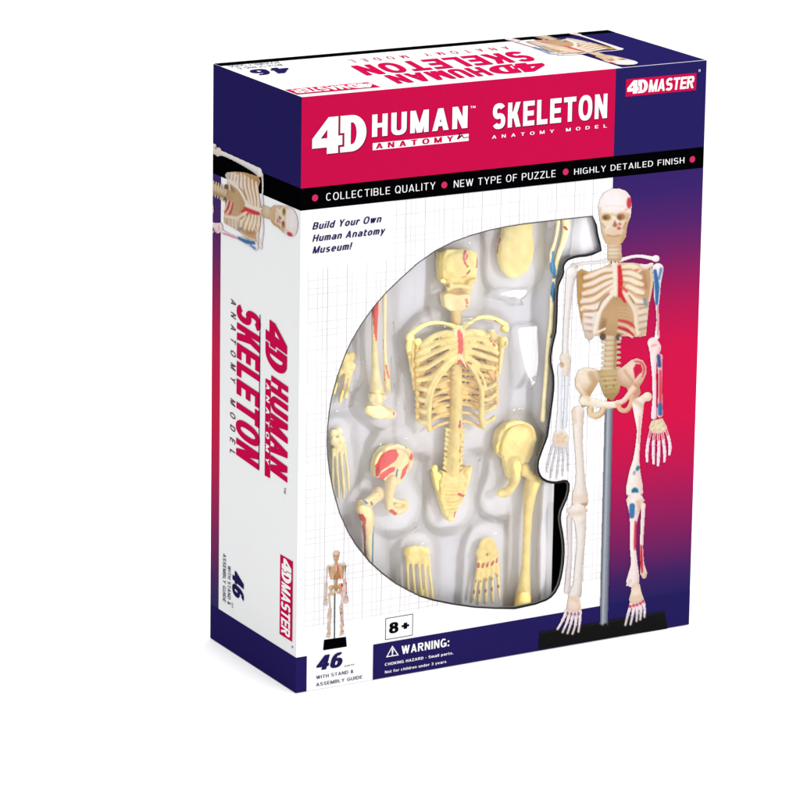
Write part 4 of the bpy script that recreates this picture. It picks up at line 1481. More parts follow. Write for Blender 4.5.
# --- tray and cover share the pocket layout: (centre line in photo pixels, half-width px, rise mm)
POCKETS = [([(460, 256), (458, 300)], 27, 8), ([(458, 300), (458, 322)], 22, 8), ([(436, 345), (432, 420)], 34, 9), ([(482, 345), (478, 420)], 30, 9), ([(458, 345), (458, 425)], 38, 9),
           ([(454, 440), (452, 505)], 24, 8), ([(515, 225), (515, 262)], 30, 9), ([(561, 212), (551, 300), (546, 420)], 13, 7),
           ([(378, 290), (376, 380)], 16, 8), ([(374, 396), (392, 412)], 17, 8), ([(338, 352), (352, 374)], 16, 6), ([(337, 435), (342, 500)], 17, 6),
           ([(396, 450), (388, 480), (398, 506)], 26, 8), ([(368, 498), (369, 570)], 18, 8), ([(417, 552), (417, 605)], 20, 6), ([(488, 545), (484, 605)], 24, 6),
           ([(516, 440), (512, 475), (506, 492)], 25, 8), ([(528, 478), (524, 545), (524, 610)], 15, 8)]
FACETS = [[(493, 292.5), (500, 290.6), (507, 287), (515, 285.4), (523, 284.6), (528, 286.4), (529, 291), (526, 296), (521.6, 297.6), (523.4, 301), (522, 305), (518.6, 303.4), (515, 298), (507, 297.4), (499, 296)],
          [(518.6, 327), (527, 325), (541, 323.4), (541.6, 346), (539, 364), (534.6, 379), (529, 387), (524.6, 381), (521, 370), (519, 350)]]


GLINTS = [[(396.4, 322), (398, 322), (401.6, 345), (404.6, 380), (407.4, 424), (405.8, 424), (402.4, 380), (399.6, 345)], [(350.4, 507), (351.4, 498), (355.6, 490), (362.4, 484.6), (360.4, 489), (356.6, 495.6), (353.4, 502), (352.4, 508)],
          [(414.6, 306), (418.6, 300), (421, 296.4), (420.4, 300.6), (417, 306)], [(476, 449), (479.4, 452), (480.4, 458), (478.6, 460), (476.4, 455)], [(473.4, 462), (476, 463), (476.6, 468), (474, 467)], [(483, 466), (485, 468), (485, 472), (483, 471)], [(484, 482), (487, 486), (487.6, 494), (485.4, 496), (484, 489)],
          [(493.6, 509), (500, 513), (508, 518), (506.6, 520), (498, 515.4)], [(420.6, 547), (424, 551), (431, 557), (430, 560.4), (425, 556), (420, 549)], [(464, 548), (467, 543), (469, 545), (466, 549)], [(391, 355), (393, 355), (396, 395), (398, 418), (396.4, 418), (393.4, 390)],
          [(362, 330), (363.6, 330), (364.6, 352), (363, 356)], [(352, 406), (357, 396), (362, 380), (363.2, 381), (359, 396), (354, 408)], [(508, 360), (509.4, 360), (506.6, 385), (504.6, 400), (503.4, 400)], [(497, 226), (498.4, 226), (494.6, 246), (493.2, 246)], [(412.6, 520), (416, 522), (416, 528), (413, 526)], [(404, 523), (410, 519), (411, 521), (405, 526)]]


def pocket_field(U, V, soft):
    """0 on the flange .. 1 on a pocket roof, in real metres, times its rise in mm"""
    out = np.zeros(U.shape)
    for line, hw, rise in POCKETS:
        Q = B(np.array(line, float), 8.)[:, [0, 2]]
        d = np.full(U.shape, 1e9)
        for a, b in zip(Q[:-1], Q[1:]):
            t = np.clip(((U - a[0]) * (b - a)[0] + (V - a[1]) * (b - a)[1]) / max((b - a) @ (b - a), 1e-12), 0, 1)
            d = np.minimum(d, np.hypot(U - a[0] - t * (b - a)[0], V - a[1] - t * (b - a)[1]))
        h = np.clip((hw * PX - d) / soft + .5, 0, 1)
        out = np.maximum(out, h * h * (3 - 2 * h) * rise)
    return out


def sheet_mesh(name, dep, U, V, keep, material, label, cat):
    """height-field sheet: depth dep (mm) over the grid U, V"""
    idx = np.full(U.shape, -1)
    h, w_ = U.shape
    cells = keep[:-1, :-1] & keep[1:, :-1] & keep[:-1, 1:] & keep[1:, 1:]
    iy, ix = np.nonzero(cells)
    q = np.stack([iy * w_ + ix, iy * w_ + ix + 1, (iy + 1) * w_ + ix + 1, (iy + 1) * w_ + ix], 1)
    u, inv = np.unique(q, return_inverse=True)
    co = np.stack([U.ravel()[u], dep.ravel()[u] / 1000., V.ravel()[u]], 1)
    me = bpy.data.meshes.new(name)
    me.from_pydata(co.tolist(), [], inv.reshape(q.shape).tolist())
    me.shade_smooth()
    o = link(name, me, material)
    tag(o, label, cat)
    return o


def waves(U, V, seed, amp, f0, n=14):
    r = np.random.default_rng(seed)
    out = np.zeros(U.shape)
    for i in range(n):
        a = r.uniform(0, math.pi)
        f = f0 * r.uniform(.5, 2.2)
        out += np.sin((U * math.cos(a) + V * math.sin(a)) * f + r.uniform(0, 6)) * r.uniform(.4, 1)
    return out * amp / math.sqrt(n)


u_edge = float(B(np.array((551.4, 560.)), 6.)[0])
u_fl = float(B(np.array((536., 560.)), 7.)[0])
v_step = float(B(np.array((555., 472.)), 11.)[2])
u_top = W - .0015
uu = np.arange(.006, u_top, .0008)
vv = np.arange(.014, H - .038, .0008)
U, V = np.meshgrid(uu, vv)
dep = BASE + np.clip(.1 * pocket_field(U, V, .010), 0, .8) + waves(U, V, 3, .15, 130)
u_r = float(B(np.array((539., 300.)), 7.)[0])
dep -= np.clip((U - u_r) / .006, 0, 1) * 5.1 * (V > v_step)
u_n = float(B(np.array((574., 240.)), 3.)[0])
dep -= np.clip((U - u_n) / .003, 0, 1) * 2.0 * (V > v_step)
# the folded right-hand flange: upright ribs
rib = np.clip((U - u_fl) / .002, 0, 1)
dep -= rib * (4.2 + .5 * np.sin((U - u_fl) * 2200) + .9 * np.sin((U - u_fl) * 900 + 1)) * (V < v_step) * (U < u_edge + .001)
m_tray = mat('grey_tray_plastic', (.66, .645, .675), .42, .25, .05, 45.)
tray = sheet_mesh('blister_tray', dep, U, V, (U < u_edge) | (V > v_step), m_tray, 'pale grey moulded plastic tray behind the carton window holding the bones', 'tray')
tray.modifiers.new('thickness', 'SOLIDIFY').thickness = .0005
tray.modifiers['thickness'].offset = 1

# --- clear cover
hv = (Vector(CAM.tolist()) - Vector((.095, 0, .155))).normalized()
lk = (KEYD * 1.0 + BOXC - Vector((.095, 0, .155))).normalized()
hn = (hv + lk).normalized()
GX, GZ = hn.x / -hn.y, hn.z / -hn.y
uu = np.arange(.006, u_top, .00042)
vv = np.arange(.014, H - .038, .00042)
U, V = np.meshgrid(uu, vv)
pf = pocket_field(U, V, .0085)
cdep = 8.4 - .76 * pf + waves(U, V, 8, .22, 200) + waves(U, V, 9, .11, 520)
cdep = np.clip(cdep, 1.0, 10)
for lp in FACETS:
    Q = B(np.array(lp, float), 4.2)[:, [0, 2]]
    ins = inpoly(U, V, Q)
    c = Q.mean(0)
    # hn is perpendicular to the facet: depth = d0 + GX*(u-cu) + GZ*(v-cv)
    cdep = np.where(ins, 4.2 + 1000 * (GX * (U - c[0]) + GZ * (V - c[1])) + waves(U, V, 5, .025, 420), cdep)
for _ in range(2):
    q = np.pad(cdep, 1, mode='edge')
    cdep = (q[1:-1, 1:-1] * 2 + q[:-2, 1:-1] + q[2:, 1:-1] + q[1:-1, :-2] + q[1:-1, 2:]) / 6
for lp in GLINTS:
    Q = B(np.array(lp, float), 4.2)[:, [0, 2]]
    ins = inpoly(U, V, Q)
    if not ins.any(): continue
    c = Q.mean(0)
    flatd = 1000 * (GX * (U - c[0]) + GZ * (V - c[1]))
    k0 = cdep[ins].mean()
    cdep = np.where(ins, np.clip(k0 + np.where(np.ptp(Q[:, 1]) > .012, 1000 * GX * (U - c[0]) + .3 * flatd, flatd), 1, 10), cdep)
m = bpy.data.materials.new('clear_cover_plastic')
m.use_nodes = True
nt = m.node_tree
nt.nodes.remove(nt.nodes['Principled BSDF'])
tr_, gl = nt.nodes.new('ShaderNodeBsdfTransparent'), nt.nodes.new('ShaderNodeBsdfGlossy')
tr_.inputs[0].default_value = (.975, .975, .98, 1)
gl.inputs['Roughness'].default_value = .035
fr_, mx_ = nt.nodes.new('ShaderNodeFresnel'), nt.nodes.new('ShaderNodeMixShader')
fr_.inputs[0].default_value = 1.27
nt.links.new(fr_.outputs[0], mx_.inputs[0])
nt.links.new(tr_.outputs[0], mx_.inputs[1])
nt.links.new(gl.outputs[0], mx_.inputs[2])
hz, df = nt.nodes.new('ShaderNodeMixShader'), nt.nodes.new('ShaderNodeBsdfDiffuse')
df.inputs[0].default_value = (.9, .9, .92, 1)
hz.inputs[0].default_value = .07
nt.links.new(mx_.outputs[0], hz.inputs[1])
nt.links.new(df.outputs[0], hz.inputs[2])
nt.links.new(hz.outputs[0], nt.nodes['Material Output'].inputs['Surface'])
cover = sheet_mesh('clear_cover', cdep, U, V, (U < u_edge) | (V > v_step), m, 'clear glossy plastic cover bulging over the bones, with white highlights', 'clear cover')

# --- the assembled torso: skull, ribs, spine
torso = bone_thing('torso_bones', (452, 520), 'cream rib cage with skull, spine and red breastbone in the middle of the window', 'skeleton torso')
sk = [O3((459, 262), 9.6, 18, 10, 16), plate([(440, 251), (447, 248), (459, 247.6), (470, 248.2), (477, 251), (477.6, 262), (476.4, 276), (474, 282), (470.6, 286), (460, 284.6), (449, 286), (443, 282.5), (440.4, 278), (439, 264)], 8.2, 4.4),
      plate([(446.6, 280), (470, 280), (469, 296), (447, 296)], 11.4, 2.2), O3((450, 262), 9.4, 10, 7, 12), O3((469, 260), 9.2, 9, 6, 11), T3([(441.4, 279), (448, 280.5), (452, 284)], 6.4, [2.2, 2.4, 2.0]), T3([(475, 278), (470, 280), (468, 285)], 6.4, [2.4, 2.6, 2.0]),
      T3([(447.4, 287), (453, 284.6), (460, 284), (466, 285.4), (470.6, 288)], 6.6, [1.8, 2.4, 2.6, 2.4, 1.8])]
solid('skull', sk, torso, .36, 2, BONE * [1, 1, .95], [('poly', [(448.6, 290), (454, 287.4), (460, 286.8), (466, 287.6), (470, 290), (469, 296), (448, 296)], DEEP * .9, 10.6), (1.0, [(442.4, 281.6), (446.6, 284.4)], DEEP, 6.4), (1.0, [(474, 281.4), (471.4, 285)], DEEP * .9, 6.4), (.8, [(444, 266), (446, 272), (450, 276)], DEEP * [1.1, 1.2, 1.3], 8.),  # DEEP in the mouth recess and notches paints their shade
    (1.25, [(465.4, 249.6), (463, 252.6), (461.8, 257), (463, 261), (465.8, 264.2)], PRD * [.9, 2, 2.2], 7.), (1.1, [(466, 253), (464.4, 257)], PRD * [1, 3.4, 3], 7.),
    (1.5, [(468.4, 269.4), (466.4, 271.4)], PRD * [.6, 1, 1.5], 7.), (1.4, [(477, 257), (476.6, 265)], PRD * [.8, 1.4, 2], 8.), (1.0, [(463, 275.6), (466, 274.6)], DEEP * [1, .6, .5], 7.), (1.1, [(447, 281), (448, 285)], DEEP * .7, 7.)])
jw = [plate([(443.4, 293), (449, 291.4), (458, 293.6), (466, 292), (470.6, 292.6), (470.4, 300), (468, 306.6), (462.6, 309.4), (450.6, 309.6), (445, 305)], 6.6, 5.), O3((457, 301.4), 8.4, 12, 5, 7.6)]
solid('jaw', jw, torso, .42, 2, BONE * [.99, 1.0, 1.25], [(1.3, [(466, 298), (467, 301)], PRD * [.9, 2, 2.4], 6.5), (1.0, [(466.6, 303.6), (466.8, 305)], PRD * [.9, 2.5, 2.4], 6.5)])
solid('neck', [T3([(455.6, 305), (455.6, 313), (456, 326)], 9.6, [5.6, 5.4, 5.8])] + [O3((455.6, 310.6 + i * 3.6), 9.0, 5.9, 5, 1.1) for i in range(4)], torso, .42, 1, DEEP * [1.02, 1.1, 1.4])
# ribs: each sweeps from the breastbone out and round to the back, flank ribs and back ribs follow
rb = []
LRIB = [([(456, 331), (446, 331), (436, 333.6), (428, 338), (421, 344)], 5.2, 9.6), ([(456, 336.6), (446, 338), (434, 342.6), (424, 348), (417.6, 351)], 4.6, 9.), ([(456, 342.4), (446, 345), (434, 350.4), (423, 356), (416.6, 358.6)], 4.4, 8.6),
        ([(456, 348), (447, 352.4), (437, 359), (426, 365.6), (416.6, 368)], 4.2, 8.2), ([(456, 353.6), (448, 358.6), (440, 367), (430, 375.6), (417, 378.4)], 4.2, 7.8)]
RRIB = [([(462, 331), (471, 329.6), (480, 330.6), (488, 334)], 5.2, 9.6), ([(463, 337), (473, 336), (482, 337.4), (491, 341.4), (496, 345)], 4.6, 9.), ([(463.4, 343), (473, 343), (483, 345.4), (492, 348.4), (497, 351)], 4.4, 8.6),
        ([(463.6, 348.6), (473, 350.6), (482, 353.4), (491, 356.4), (496, 358)], 4.2, 8.2), ([(464, 354), (472, 358.4), (479, 363), (487, 365), (493.6, 366.4)], 4.2, 7.8)]
for pts, d0, d1 in LRIB + RRIB:
    n_ = len(pts)
    dd = d0 + (d1 - d0) * (np.arange(n_) / (n_ - 1)) ** 1.8
    rb.append(T3(pts, dd, [2.7] + [2.95] * (n_ - 2) + [2.7], 10, 1.))
# costal arches
rb.append(T3([(456.4, 357), (447, 366), (438, 377), (431.4, 390), (428.6, 406), (428.4, 422), (429.6, 429)], [4.4, 4.4, 4.6, 5, 5.4, 6, 6.6], [2.0, 2.1, 2.2, 2.8, 3.2, 3.2, 2.6]))
rb.append(T3([(452, 359), (443, 366.4), (434, 376.6), (428, 390), (426, 404)], [4.6, 4.6, 4.8, 5.2, 5.8], [1.5, 1.6, 1.7, 1.9, 1.9]))
rb.append(T3([(464, 357), (470.4, 365), (477, 376), (481.6, 390), (481, 406), (481.6, 420), (484, 426)], [4.4, 4.4, 4.6, 5, 5.4, 6, 6.6], [2.0, 2.0, 2.1, 2.6, 3.0, 3.0, 2.4]))
rb.append(T3([(468, 357), (475, 364.6), (482.6, 376), (485.6, 388)], [4.6, 4.8, 5.2, 5.8], [1.6, 1.6, 1.7, 1.8]))
for i, y in enumerate((389, 400, 411.4, 422.6)):
    rb.append(T3([(429, y - 1), (423, y - 1.6), (417.6 + i * .5, y - 3.4)], [5.8, 6.4, 8.2], [2.6, 2.7, 2.3]))
    rb.append(T3([(482, y - 2), (488, y - 3), (494.6 - i * .3, y - 7)], [5.8, 6.4, 8.2], [2.2, 2.2, 2.3]))
    rb.append(O3((494.6 - i * .3, y - 7), 7.6, 2.6, 2.2, 2.4))
# back ribs seen through the opening
fr, rb = rb, []
for i, y in enumerate((380, 388.4, 396.6, 404.6, 412.8, 421.6)):
    s_ = min(i, 4)
    rb.append(T3([(452, y - 2), (445, y - .6), (438.6 - s_ * .9, y + 3), (431, y + 6.4)], [10.6, 10.4, 10.2, 9.], 1.75, 10))
    rb.append(T3([(461, y - 2.6), (468, y - 1.6), (475, y + .8), (482, y + 4.4)], [10.6, 10.4, 10.2, 9.], 1.75, 10))
# the back wall of the cage and the flanks
for x, yy0, yy1 in ((417.4, 342, 426), (496.4, 342, 378)):
    pass
for i, y in enumerate((341, 347, 353, 359, 365, 371, 377, 383, 389, 395, 401, 407, 413)):
    rb.append(T3([(454, y), (440, y + 1.4), (426, y + 4), (418.6, y + 4.4), (416.6, y + 1)], [11.6, 11.8, 11.6, 10.4, 9], 2.2, 10))
    if y < 402: rb.append(T3([(460, y), (474, y + 1), (488, y + 2.6), (495, y + 2), (496.6, y - 1)], [11.6, 11.8, 11.6, 10.4, 9], 2.2, 10))
solid('back_ribs', rb, torso, .42, 1, DEEP * [1.08, 1.16, 1.25], (), .08)  # darker base paints the warm shade in the gaps between front ribs
solid('rib_cage', fr, torso, .40, 1, BONE * [1, .98, .95], [(1.2, [(492.6, 341.6), (495, 344)], PRD * [.7, 3, 2], 6.), (1.0, [(489, 338.6), (491, 339.6)], PRD * [.8, 3.6, 2], 6.),
                                                         (1.0, [(490, 368), (492.6, 371)], PRD * [.8, 1.6, 1.8], 6.), (.8, [(466, 359.4), (470, 361.8)], PRD * [.55, 1, 1], 5.), (.8, [(468, 352.6), (474, 354)], DEEP * [.9, .6, .5], 5.)], .07)
st = [plate([(453.6, 325), (458, 323.4), (464, 324.6), (466, 329), (463.8, 336), (463.4, 346), (463.4, 352), (465, 357), (462, 360.4), (457, 361.6), (453.6, 358), (454.6, 350), (454.6, 338), (452.8, 330)], 3.7, 2.2), T3([(458.4, 355), (457.6, 362)], 4.6, [2.6, 1.5]), T3([(460, 355), (465.6, 366)], 4.3, [2.2, 1.6])]
solid('breastbone', st, torso, .36, 2, PALE, [('poly', [(457.4, 328.4), (459.6, 327.8), (462.6, 333), (463.4, 343), (462.4, 352.6), (457.8, 352.2), (457.6, 342), (456.8, 334)], PRD, 3.6), ('poly', [(456.8, 361), (457.4, 358), (459.6, 357), (463, 362), (467.4, 368.6), (465.4, 370.4), (461, 366.4), (457, 364.4)], PRD, 4.),
                                         (.8, [(454.4, 357), (457, 358)], PRD, 4.), (.9, [(453.8, 322.8), (454.6, 323.4)], DEEP * [.6, .4, .5], 4.)])
solid('collarbone', [T3([(455, 325), (447, 322.6), (436, 320.8), (424, 323.6), (414.6, 329.6), (408.6, 334.6)], [4.6, 4.4, 4.6, 5, 5.6, 6.4], [2.6, 2.0, 1.9, 2.1, 2.4, 2.6])], torso, .4, 1, BONE)
solid('collarbone', [T3([(463, 325.6), (470, 320.4), (479, 315.8), (489, 315.4), (498, 318.6), (506, 323)], [4.6, 4.4, 4.6, 5, 5.6, 6.4], [2.6, 2.0, 1.9, 2.0, 2.3, 2.6])], torso, .4, 1, BONE, [(.75, [(467.6, 325), (472.6, 321), (480, 318.4), (484, 318)], PRD * [.5, 1.4, 1.6], 4.6), (.8, [(494, 318.8), (498.6, 322)], PRD * [.35, 1.2, 2], 5.), (1.0, [(507.6, 325), (509, 327)], PRD * [.6, 1.6, 1.4], 5.)])
solid('shoulder_blade', [O3((410, 335.4), 6.6, 4.6, 4, 4.6), O3((418, 340), 4.6, 4, 3.4, 3.8), T3([(410, 337), (408.6, 346), (409.8, 354), (411.4, 370)], [7, 7.6, 8, 9.], [3.0, 3.0, 2.2, 1.7]), plate([(410, 338), (419, 338), (429, 344), (427, 366), (421, 386), (414, 390), (410, 360)], 9.6, 1.4)], torso, .42, 2, BONE, [('poly', [(413.4, 345), (421, 341), (431, 342), (429, 368), (421, 390), (413.4, 392)], DEEP, 9.6), (1.4, [(409.4, 350.4), (409.8, 353)], DEEP * .7, 7.)])  # DEEP on both blades paints the warm shade behind the ribs
solid('shoulder_blade', [O3((504, 327), 6.4, 5.4, 4, 4.4), O3((492, 331), 4.6, 3.6, 3.4, 3.4), O3((503.4, 340), 6.4, 5.0, 4.4, 6.4), T3([(501, 346), (500, 358), (498.6, 372)], [7.4, 8, 9.], [3.0, 2.4, 1.6]), plate([(503, 334), (494, 332), (485, 342), (486, 366), (495, 384), (500, 352)], 9.6, 1.4)], torso, .42, 2, BONE, [('poly', [(497.4, 345), (492, 335), (484, 342), (485, 368), (495, 386), (497, 370)], DEEP * [1, .9, .9], 9.6), (1.5, [(503.4, 339.6), (503.4, 342)], DEEP * .62, 6.4), (1.1, [(508.6, 326), (509.6, 327.6)], PRD * [.6, 1.8, 1.6], 6.4)])
spn = [T3([(456.6, 322), (456.4, 350), (456, 380), (455.8, 410), (454.4, 440), (452.6, 470)], [9.4, 9.6, 9.4, 9.2, 8.4, 8.], [4.8, 5.4, 6.0, 6.4, 6.6, 7.2])]
for i in range(27):
    y = 340 + i * 4.9
    x = 456.3 - max(y - 410, 0) * .06
    spn.append(O3((x, y), 8.4 if y < 430 else 7.6, 6.4 + max(y - 380, 0) * .012, 3.6, 1.7))
    if y > 424: spn += [T3([(x, y), (x - 7.5, y - .2), (x - 9.6, y - 1.4)], [8.6, 9, 8.6], [2.2, 1.7, 1.5], 8), T3([(x, y), (x + 7, y - .6), (x + 8.8, y - 1.8)], [8.6, 9, 8.6], [2.2, 1.7, 1.5], 8)]
REDS = [(1.5, [(459, 419.6), (458.8, 424.4)], PRD * [.75, .8, .8], 6.4), (1.0, [(460, 433), (460.6, 436)], DEEP * [.8, .45, .4], 6.4), (1.2, [(459.4, 445), (458.8, 449)], PRD * [.8, 1.4, 1], 6.4), (1.2, [(459.6, 457), (459.2, 459.6)], PRD * [.8, 1, .8], 6.4), (1.3, [(460, 467.6), (459.4, 471)], PRD * [.6, .8, .7], 6.4)]
solid('spine', spn, torso, .42, 1, BONE * [.99, .93, .82], REDS, .06)
sac = [plate([(434, 472), (440, 468.6), (447, 471), (452.6, 472.4), (460, 470.6), (465.6, 464.6), (470.4, 465.4), (469, 475), (465.6, 487), (460.6, 500), (457, 510), (453.4, 519), (449, 520.6), (445.4, 512), (441, 499), (437.4, 487)], 7.6, 5.0), O3((452.4, 478), 8, 12, 5, 9), O3((438.6, 474), 8, 4.4, 5, 5), O3((466.4, 470), 8, 4.2, 5, 5.4)]
for i in range(5):
    sac.append(T3([(439.6 + i * 1.8, 480 + i * 7.2), (452.6 - i * .3, 481 + i * 7.2), (465 - i * 2, 479 + i * 7.2)], [7.6, 6.6, 7.6], [1.6, 2.3, 1.6], 8))
sac += [T3([(434.6, 471), (437.6, 486), (443.4, 503)], 7.8, [2.8, 2.4, 2.0]), T3([(469.6, 466), (466, 484), (459.6, 502)], 7.8, [2.8, 2.4, 2.0]), O3((434.4, 466.6), 8, 3.6, 4, 4), O3((450.6, 516), 8, 4.4, 4, 5)]
solid('sacrum', sac, torso, .42, 1, BONE * [1, .97, .88], [(1.4, [(459, 493), (463.4, 494.6)], PRD, 6.6), (1.5, [(455.4, 511.6), (454.6, 515)], PRD * [.95, 1.6, 1.6], 7.), (.8, [(444.6, 484.6), (445, 485.4)], DEEP, 7.), (.8, [(459.6, 483.6), (459.8, 484.4)], DEEP, 7.), (.8, [(446.2, 492), (446.6, 492.8)], DEEP, 7.), (.7, [(447.8, 499.4), (448.2, 500)], DEEP, 7.), (.7, [(457, 498.8), (457.4, 499.4)], DEEP, 7.)])

# --- loose pieces
def one(name, px, label, cat, parts, group=None, **kw):
    """a loose bone cast in one piece"""
    o = solid(name, parts, None, **kw)
    p = Vector(B(np.array(px, float), BASE - .3).tolist())
    o.data.transform(Matrix.Translation(-p))
    o.location = p
    tag(o, label, cat, group)
    return o


cap = [O3((514.6, 247.5), 11.0, 21.4, 14, 30), O3((516, 228), 11.0, 18.0, 13.4, 34)]
one('skull_cap', (515, 262), 'smooth yellow egg-shaped skull cap at the top edge of the window', 'skull cap', cap, voxel=.5, smooth=4, base=BONE * [1, 1.0, .98], mottle=.02, paint=[(.9, [(495, 254), (495.4, 246), (497.4, 236), (499.4, 226)], PRD * [.6, 2, 3], 12.)])
armu = [T3([(563.4, 214), (565, 226), (562, 240), (557, 256), (553.6, 276), (551.4, 298)], [5.8, 5.4, 5.4, 5.6, 5.8, 6.2], [4.2, 4.4, 3.2, 2.6, 2.3, 2.8]), T3([(556, 212), (557, 222), (554, 240), (550.6, 252), (551.6, 270)], [5, 4.8, 5, 5., 5.6], [2.6, 2.2, 1.7, 2.2, 2.]),
        T3([(551.4, 298), (550.4, 322), (549, 336), (546.4, 366), (544, 396), (543, 418)], [6.2, 6.2, 6., 6.4, 6.6, 6.8], [2.6, 2.6, 3.2, 2.6, 2.4, 3.2]), T3([(554, 318), (553, 340), (551, 366)], 7.2, [3, 2.6, 2.2])]
one('arm_bones', (551, 300), 'slim pale arm bone with blue patches, beside the white skeleton cut-out', 'arm bone', armu, voxel=.42, smooth=2, base=PALE * [1.02, 1.03, 1.2], paint=[
    ('poly', [(550.4, 249), (553.6, 248), (554.6, 262), (555.6, 276), (550.8, 277), (549.8, 262)], PBL, 4.6), ('poly', [(550.8, 280), (553.4, 280), (554, 296), (552.4, 302), (550.2, 290)], PBL, 5.), (1.1, [(563.8, 225.4), (565.4, 227.6)], PRD * [.6, 1.6, 1.4], 4.), (1.0, [(550.4, 332.6), (550, 335)], PDK, 5.)])
tib = [T3([(375.6, 268), (376, 292), (374.8, 320), (374.6, 344), (375.4, 366), (376, 384), (376.4, 398)], [8, 8, 8, 8, 8, 7.6, 7.8], [5.2, 4.6, 3.4, 2.9, 3.8, 6.4, 8.0]), T3([(384.6, 280), (384.6, 320), (384.8, 350), (386.6, 372), (387.6, 390)], [9.6, 9.4, 9.2, 8.6, 8.2], [2.4, 2.0, 2.0, 3.0, 3.4]),
       T3([(371, 396), (377, 393), (384, 396)], 6.6, [3.2, 3.6, 3.0]), T3([(369.6, 407), (376, 408.6), (384, 411), (392, 412.6)], [7.4, 6.6, 6.8, 7.6], [6.4, 8.2, 6.6, 5.0])]
one('lower_leg_bones', (378, 340), 'lower leg bone with heel and red stripes, at the upper left of the window', 'leg bone', tib, voxel=.42, smooth=2, base=PALE * [1.02, .99, 1.0], paint=[
    ('poly', [(373.6, 290), (378.6, 290), (378, 320), (377.4, 338), (375.6, 340.6), (374, 330), (373, 310)], PRD, 6.8), (1.05, [(383.4, 338), (383.2, 356), (384, 379)], PRD * [1, 1.2, 1.2], 8.), (.9, [(386, 364), (388, 376)], PRD * [1, 1.4, 1.4], 8.), (1.0, [(392, 410.4), (392.6, 412.6)], PRD * [.9, 1.2, 1.3], 6.4), (.8, [(366, 396), (370, 392), (377, 390.6), (384, 393)], DEEP * [1, .9, .7], 6.)])


def hand(spread, base_c, cols, y0, y1, carp, dep):
    P = []
    for c, r in carp: P.append(O3(c, dep, r, r * .8, r))
    for xs in cols:
        P.append(T3(xs, dep, [1.9, 1.5, 1.9, 1.4, 1.7, 1.1][:len(xs)], 8))
    return P


one('hand_bones', (348, 366), 'yellow hand piece cut off by the left window edge, the upper one', 'hand bones', hand(0, 0, [[(342, 366), (338, 378), (334, 392)], [(347, 368), (344, 384), (340, 400)], [(351, 366), (349, 380), (346, 396)]], 0, 0,
    [((345, 357), 5.6), ((351, 355), 5.0), ((345, 366), 5.6), ((352, 365), 4.6), ((340, 370), 4.6), ((349, 372), 4.4)], 10.5), 'hand pieces', voxel=.42, smooth=2, base=BONE * [1, .93, .85])
one('hand_bones', (338, 450), 'long-fingered pale hand piece against the left window edge, below the other one', 'hand bones', hand(0, 0, [[(333, 448), (332.6, 462), (332.4, 476), (333, 490)], [(337, 450), (337, 466), (338, 480), (338.4, 496)], [(341, 450), (342, 466), (343.4, 482), (343.6, 497)], [(344.6, 447), (346.6, 462), (348, 476), (348.6, 490)]], 0, 0,
    [((333, 432), 4.2), ((339, 430), 4.4), ((334, 440), 4.6), ((340.6, 439), 4.8), ((338, 446), 4.4), ((343.6, 445), 3.6)], 10.8), 'hand pieces', voxel=.40, smooth=2, base=PALE * [1, .98, .95])
# left hip and thigh
hip = [plate([(374, 475), (374.4, 464), (377.4, 454), (384, 447), (394, 443.4), (404, 444.6), (410.6, 450), (412.4, 458), (409.6, 467), (404, 478), (397, 484), (393, 490), (391, 480), (384, 479)], 7.4, 4.6), T3([(377, 474), (377, 460), (384, 449), (395, 445), (405, 447), (411, 455), (409, 466)], [7.6, 7.2, 7., 7., 7.2, 7.4, 7.6], [2.6, 2.4, 2.6, 2.6, 2.6, 2.6, 2.2]),
       T3([(391, 478), (390, 488), (388.6, 498), (390, 506), (394, 510)], [8, 7.6, 7.4, 7.4, 7.4], [6.6, 5.4, 4.0, 4.6, 4.4]), T3([(394, 510), (401, 509), (405.4, 505), (405, 501), (398, 500), (391, 497)], 7.8, [4.4, 4.0, 3.4, 3.0, 2.4, 2.4]), O3((398, 505), 9, 7, 2, 4)]
one('hip_bone', (390, 478), 'hip bone painted with large red patches, left of the spine', 'hip bone', hip, 'hip bones', voxel=.32, smooth=2, base=PALE * [1.03, 1.0, 1.0], paint=[
    ('poly', [(375.6, 474.6), (374.8, 464), (379.4, 453.6), (387, 448.4), (396.4, 448), (399, 453), (396.6, 459), (389.6, 464.4), (382, 469.6), (378, 475.4)], PRD, 7.), ('poly', [(378.6, 481), (380, 473.4), (389, 466.8), (395.6, 465.4), (395.4, 469.4), (388, 474), (381, 481.6)], PRD * [1, 1.2, 1.2], 7.),
    ('poly', [(409.6, 449.6), (412.8, 453.6), (411.4, 459.4), (409, 457)], PRD, 7.), ('poly', [(408.6, 462), (406, 472.6), (402, 478.6), (400.6, 477), (402.4, 469), (405.6, 465)], PRD * [1, 1.4, 1.4], 7.), (1.3, [(397.6, 469), (396.4, 475)], np.array([.12, .24, .42]), 7.), (.8, [(390, 442.6), (398, 441.6), (404.6, 443.6), (405.4, 446)], np.array([.16, .28, .30]), 7.), (1.6, [(389.4, 508.6), (394.4, 512.4)], PRD, 7.)])
fem = [O3((377.6, 493), 8, 6.2, 6, 8.2), T3([(377, 494), (372, 499), (366, 504)], 8, [5, 5.4, 5.6]), O3((361.4, 505), 8, 5.6, 5.6, 6.6), T3([(363.6, 506), (367, 518), (368.4, 534), (369, 556), (369.4, 590)], [8, 8, 8.2, 8.4, 8.6], [8.6, 7.4, 5.4, 5.2, 5.4])]
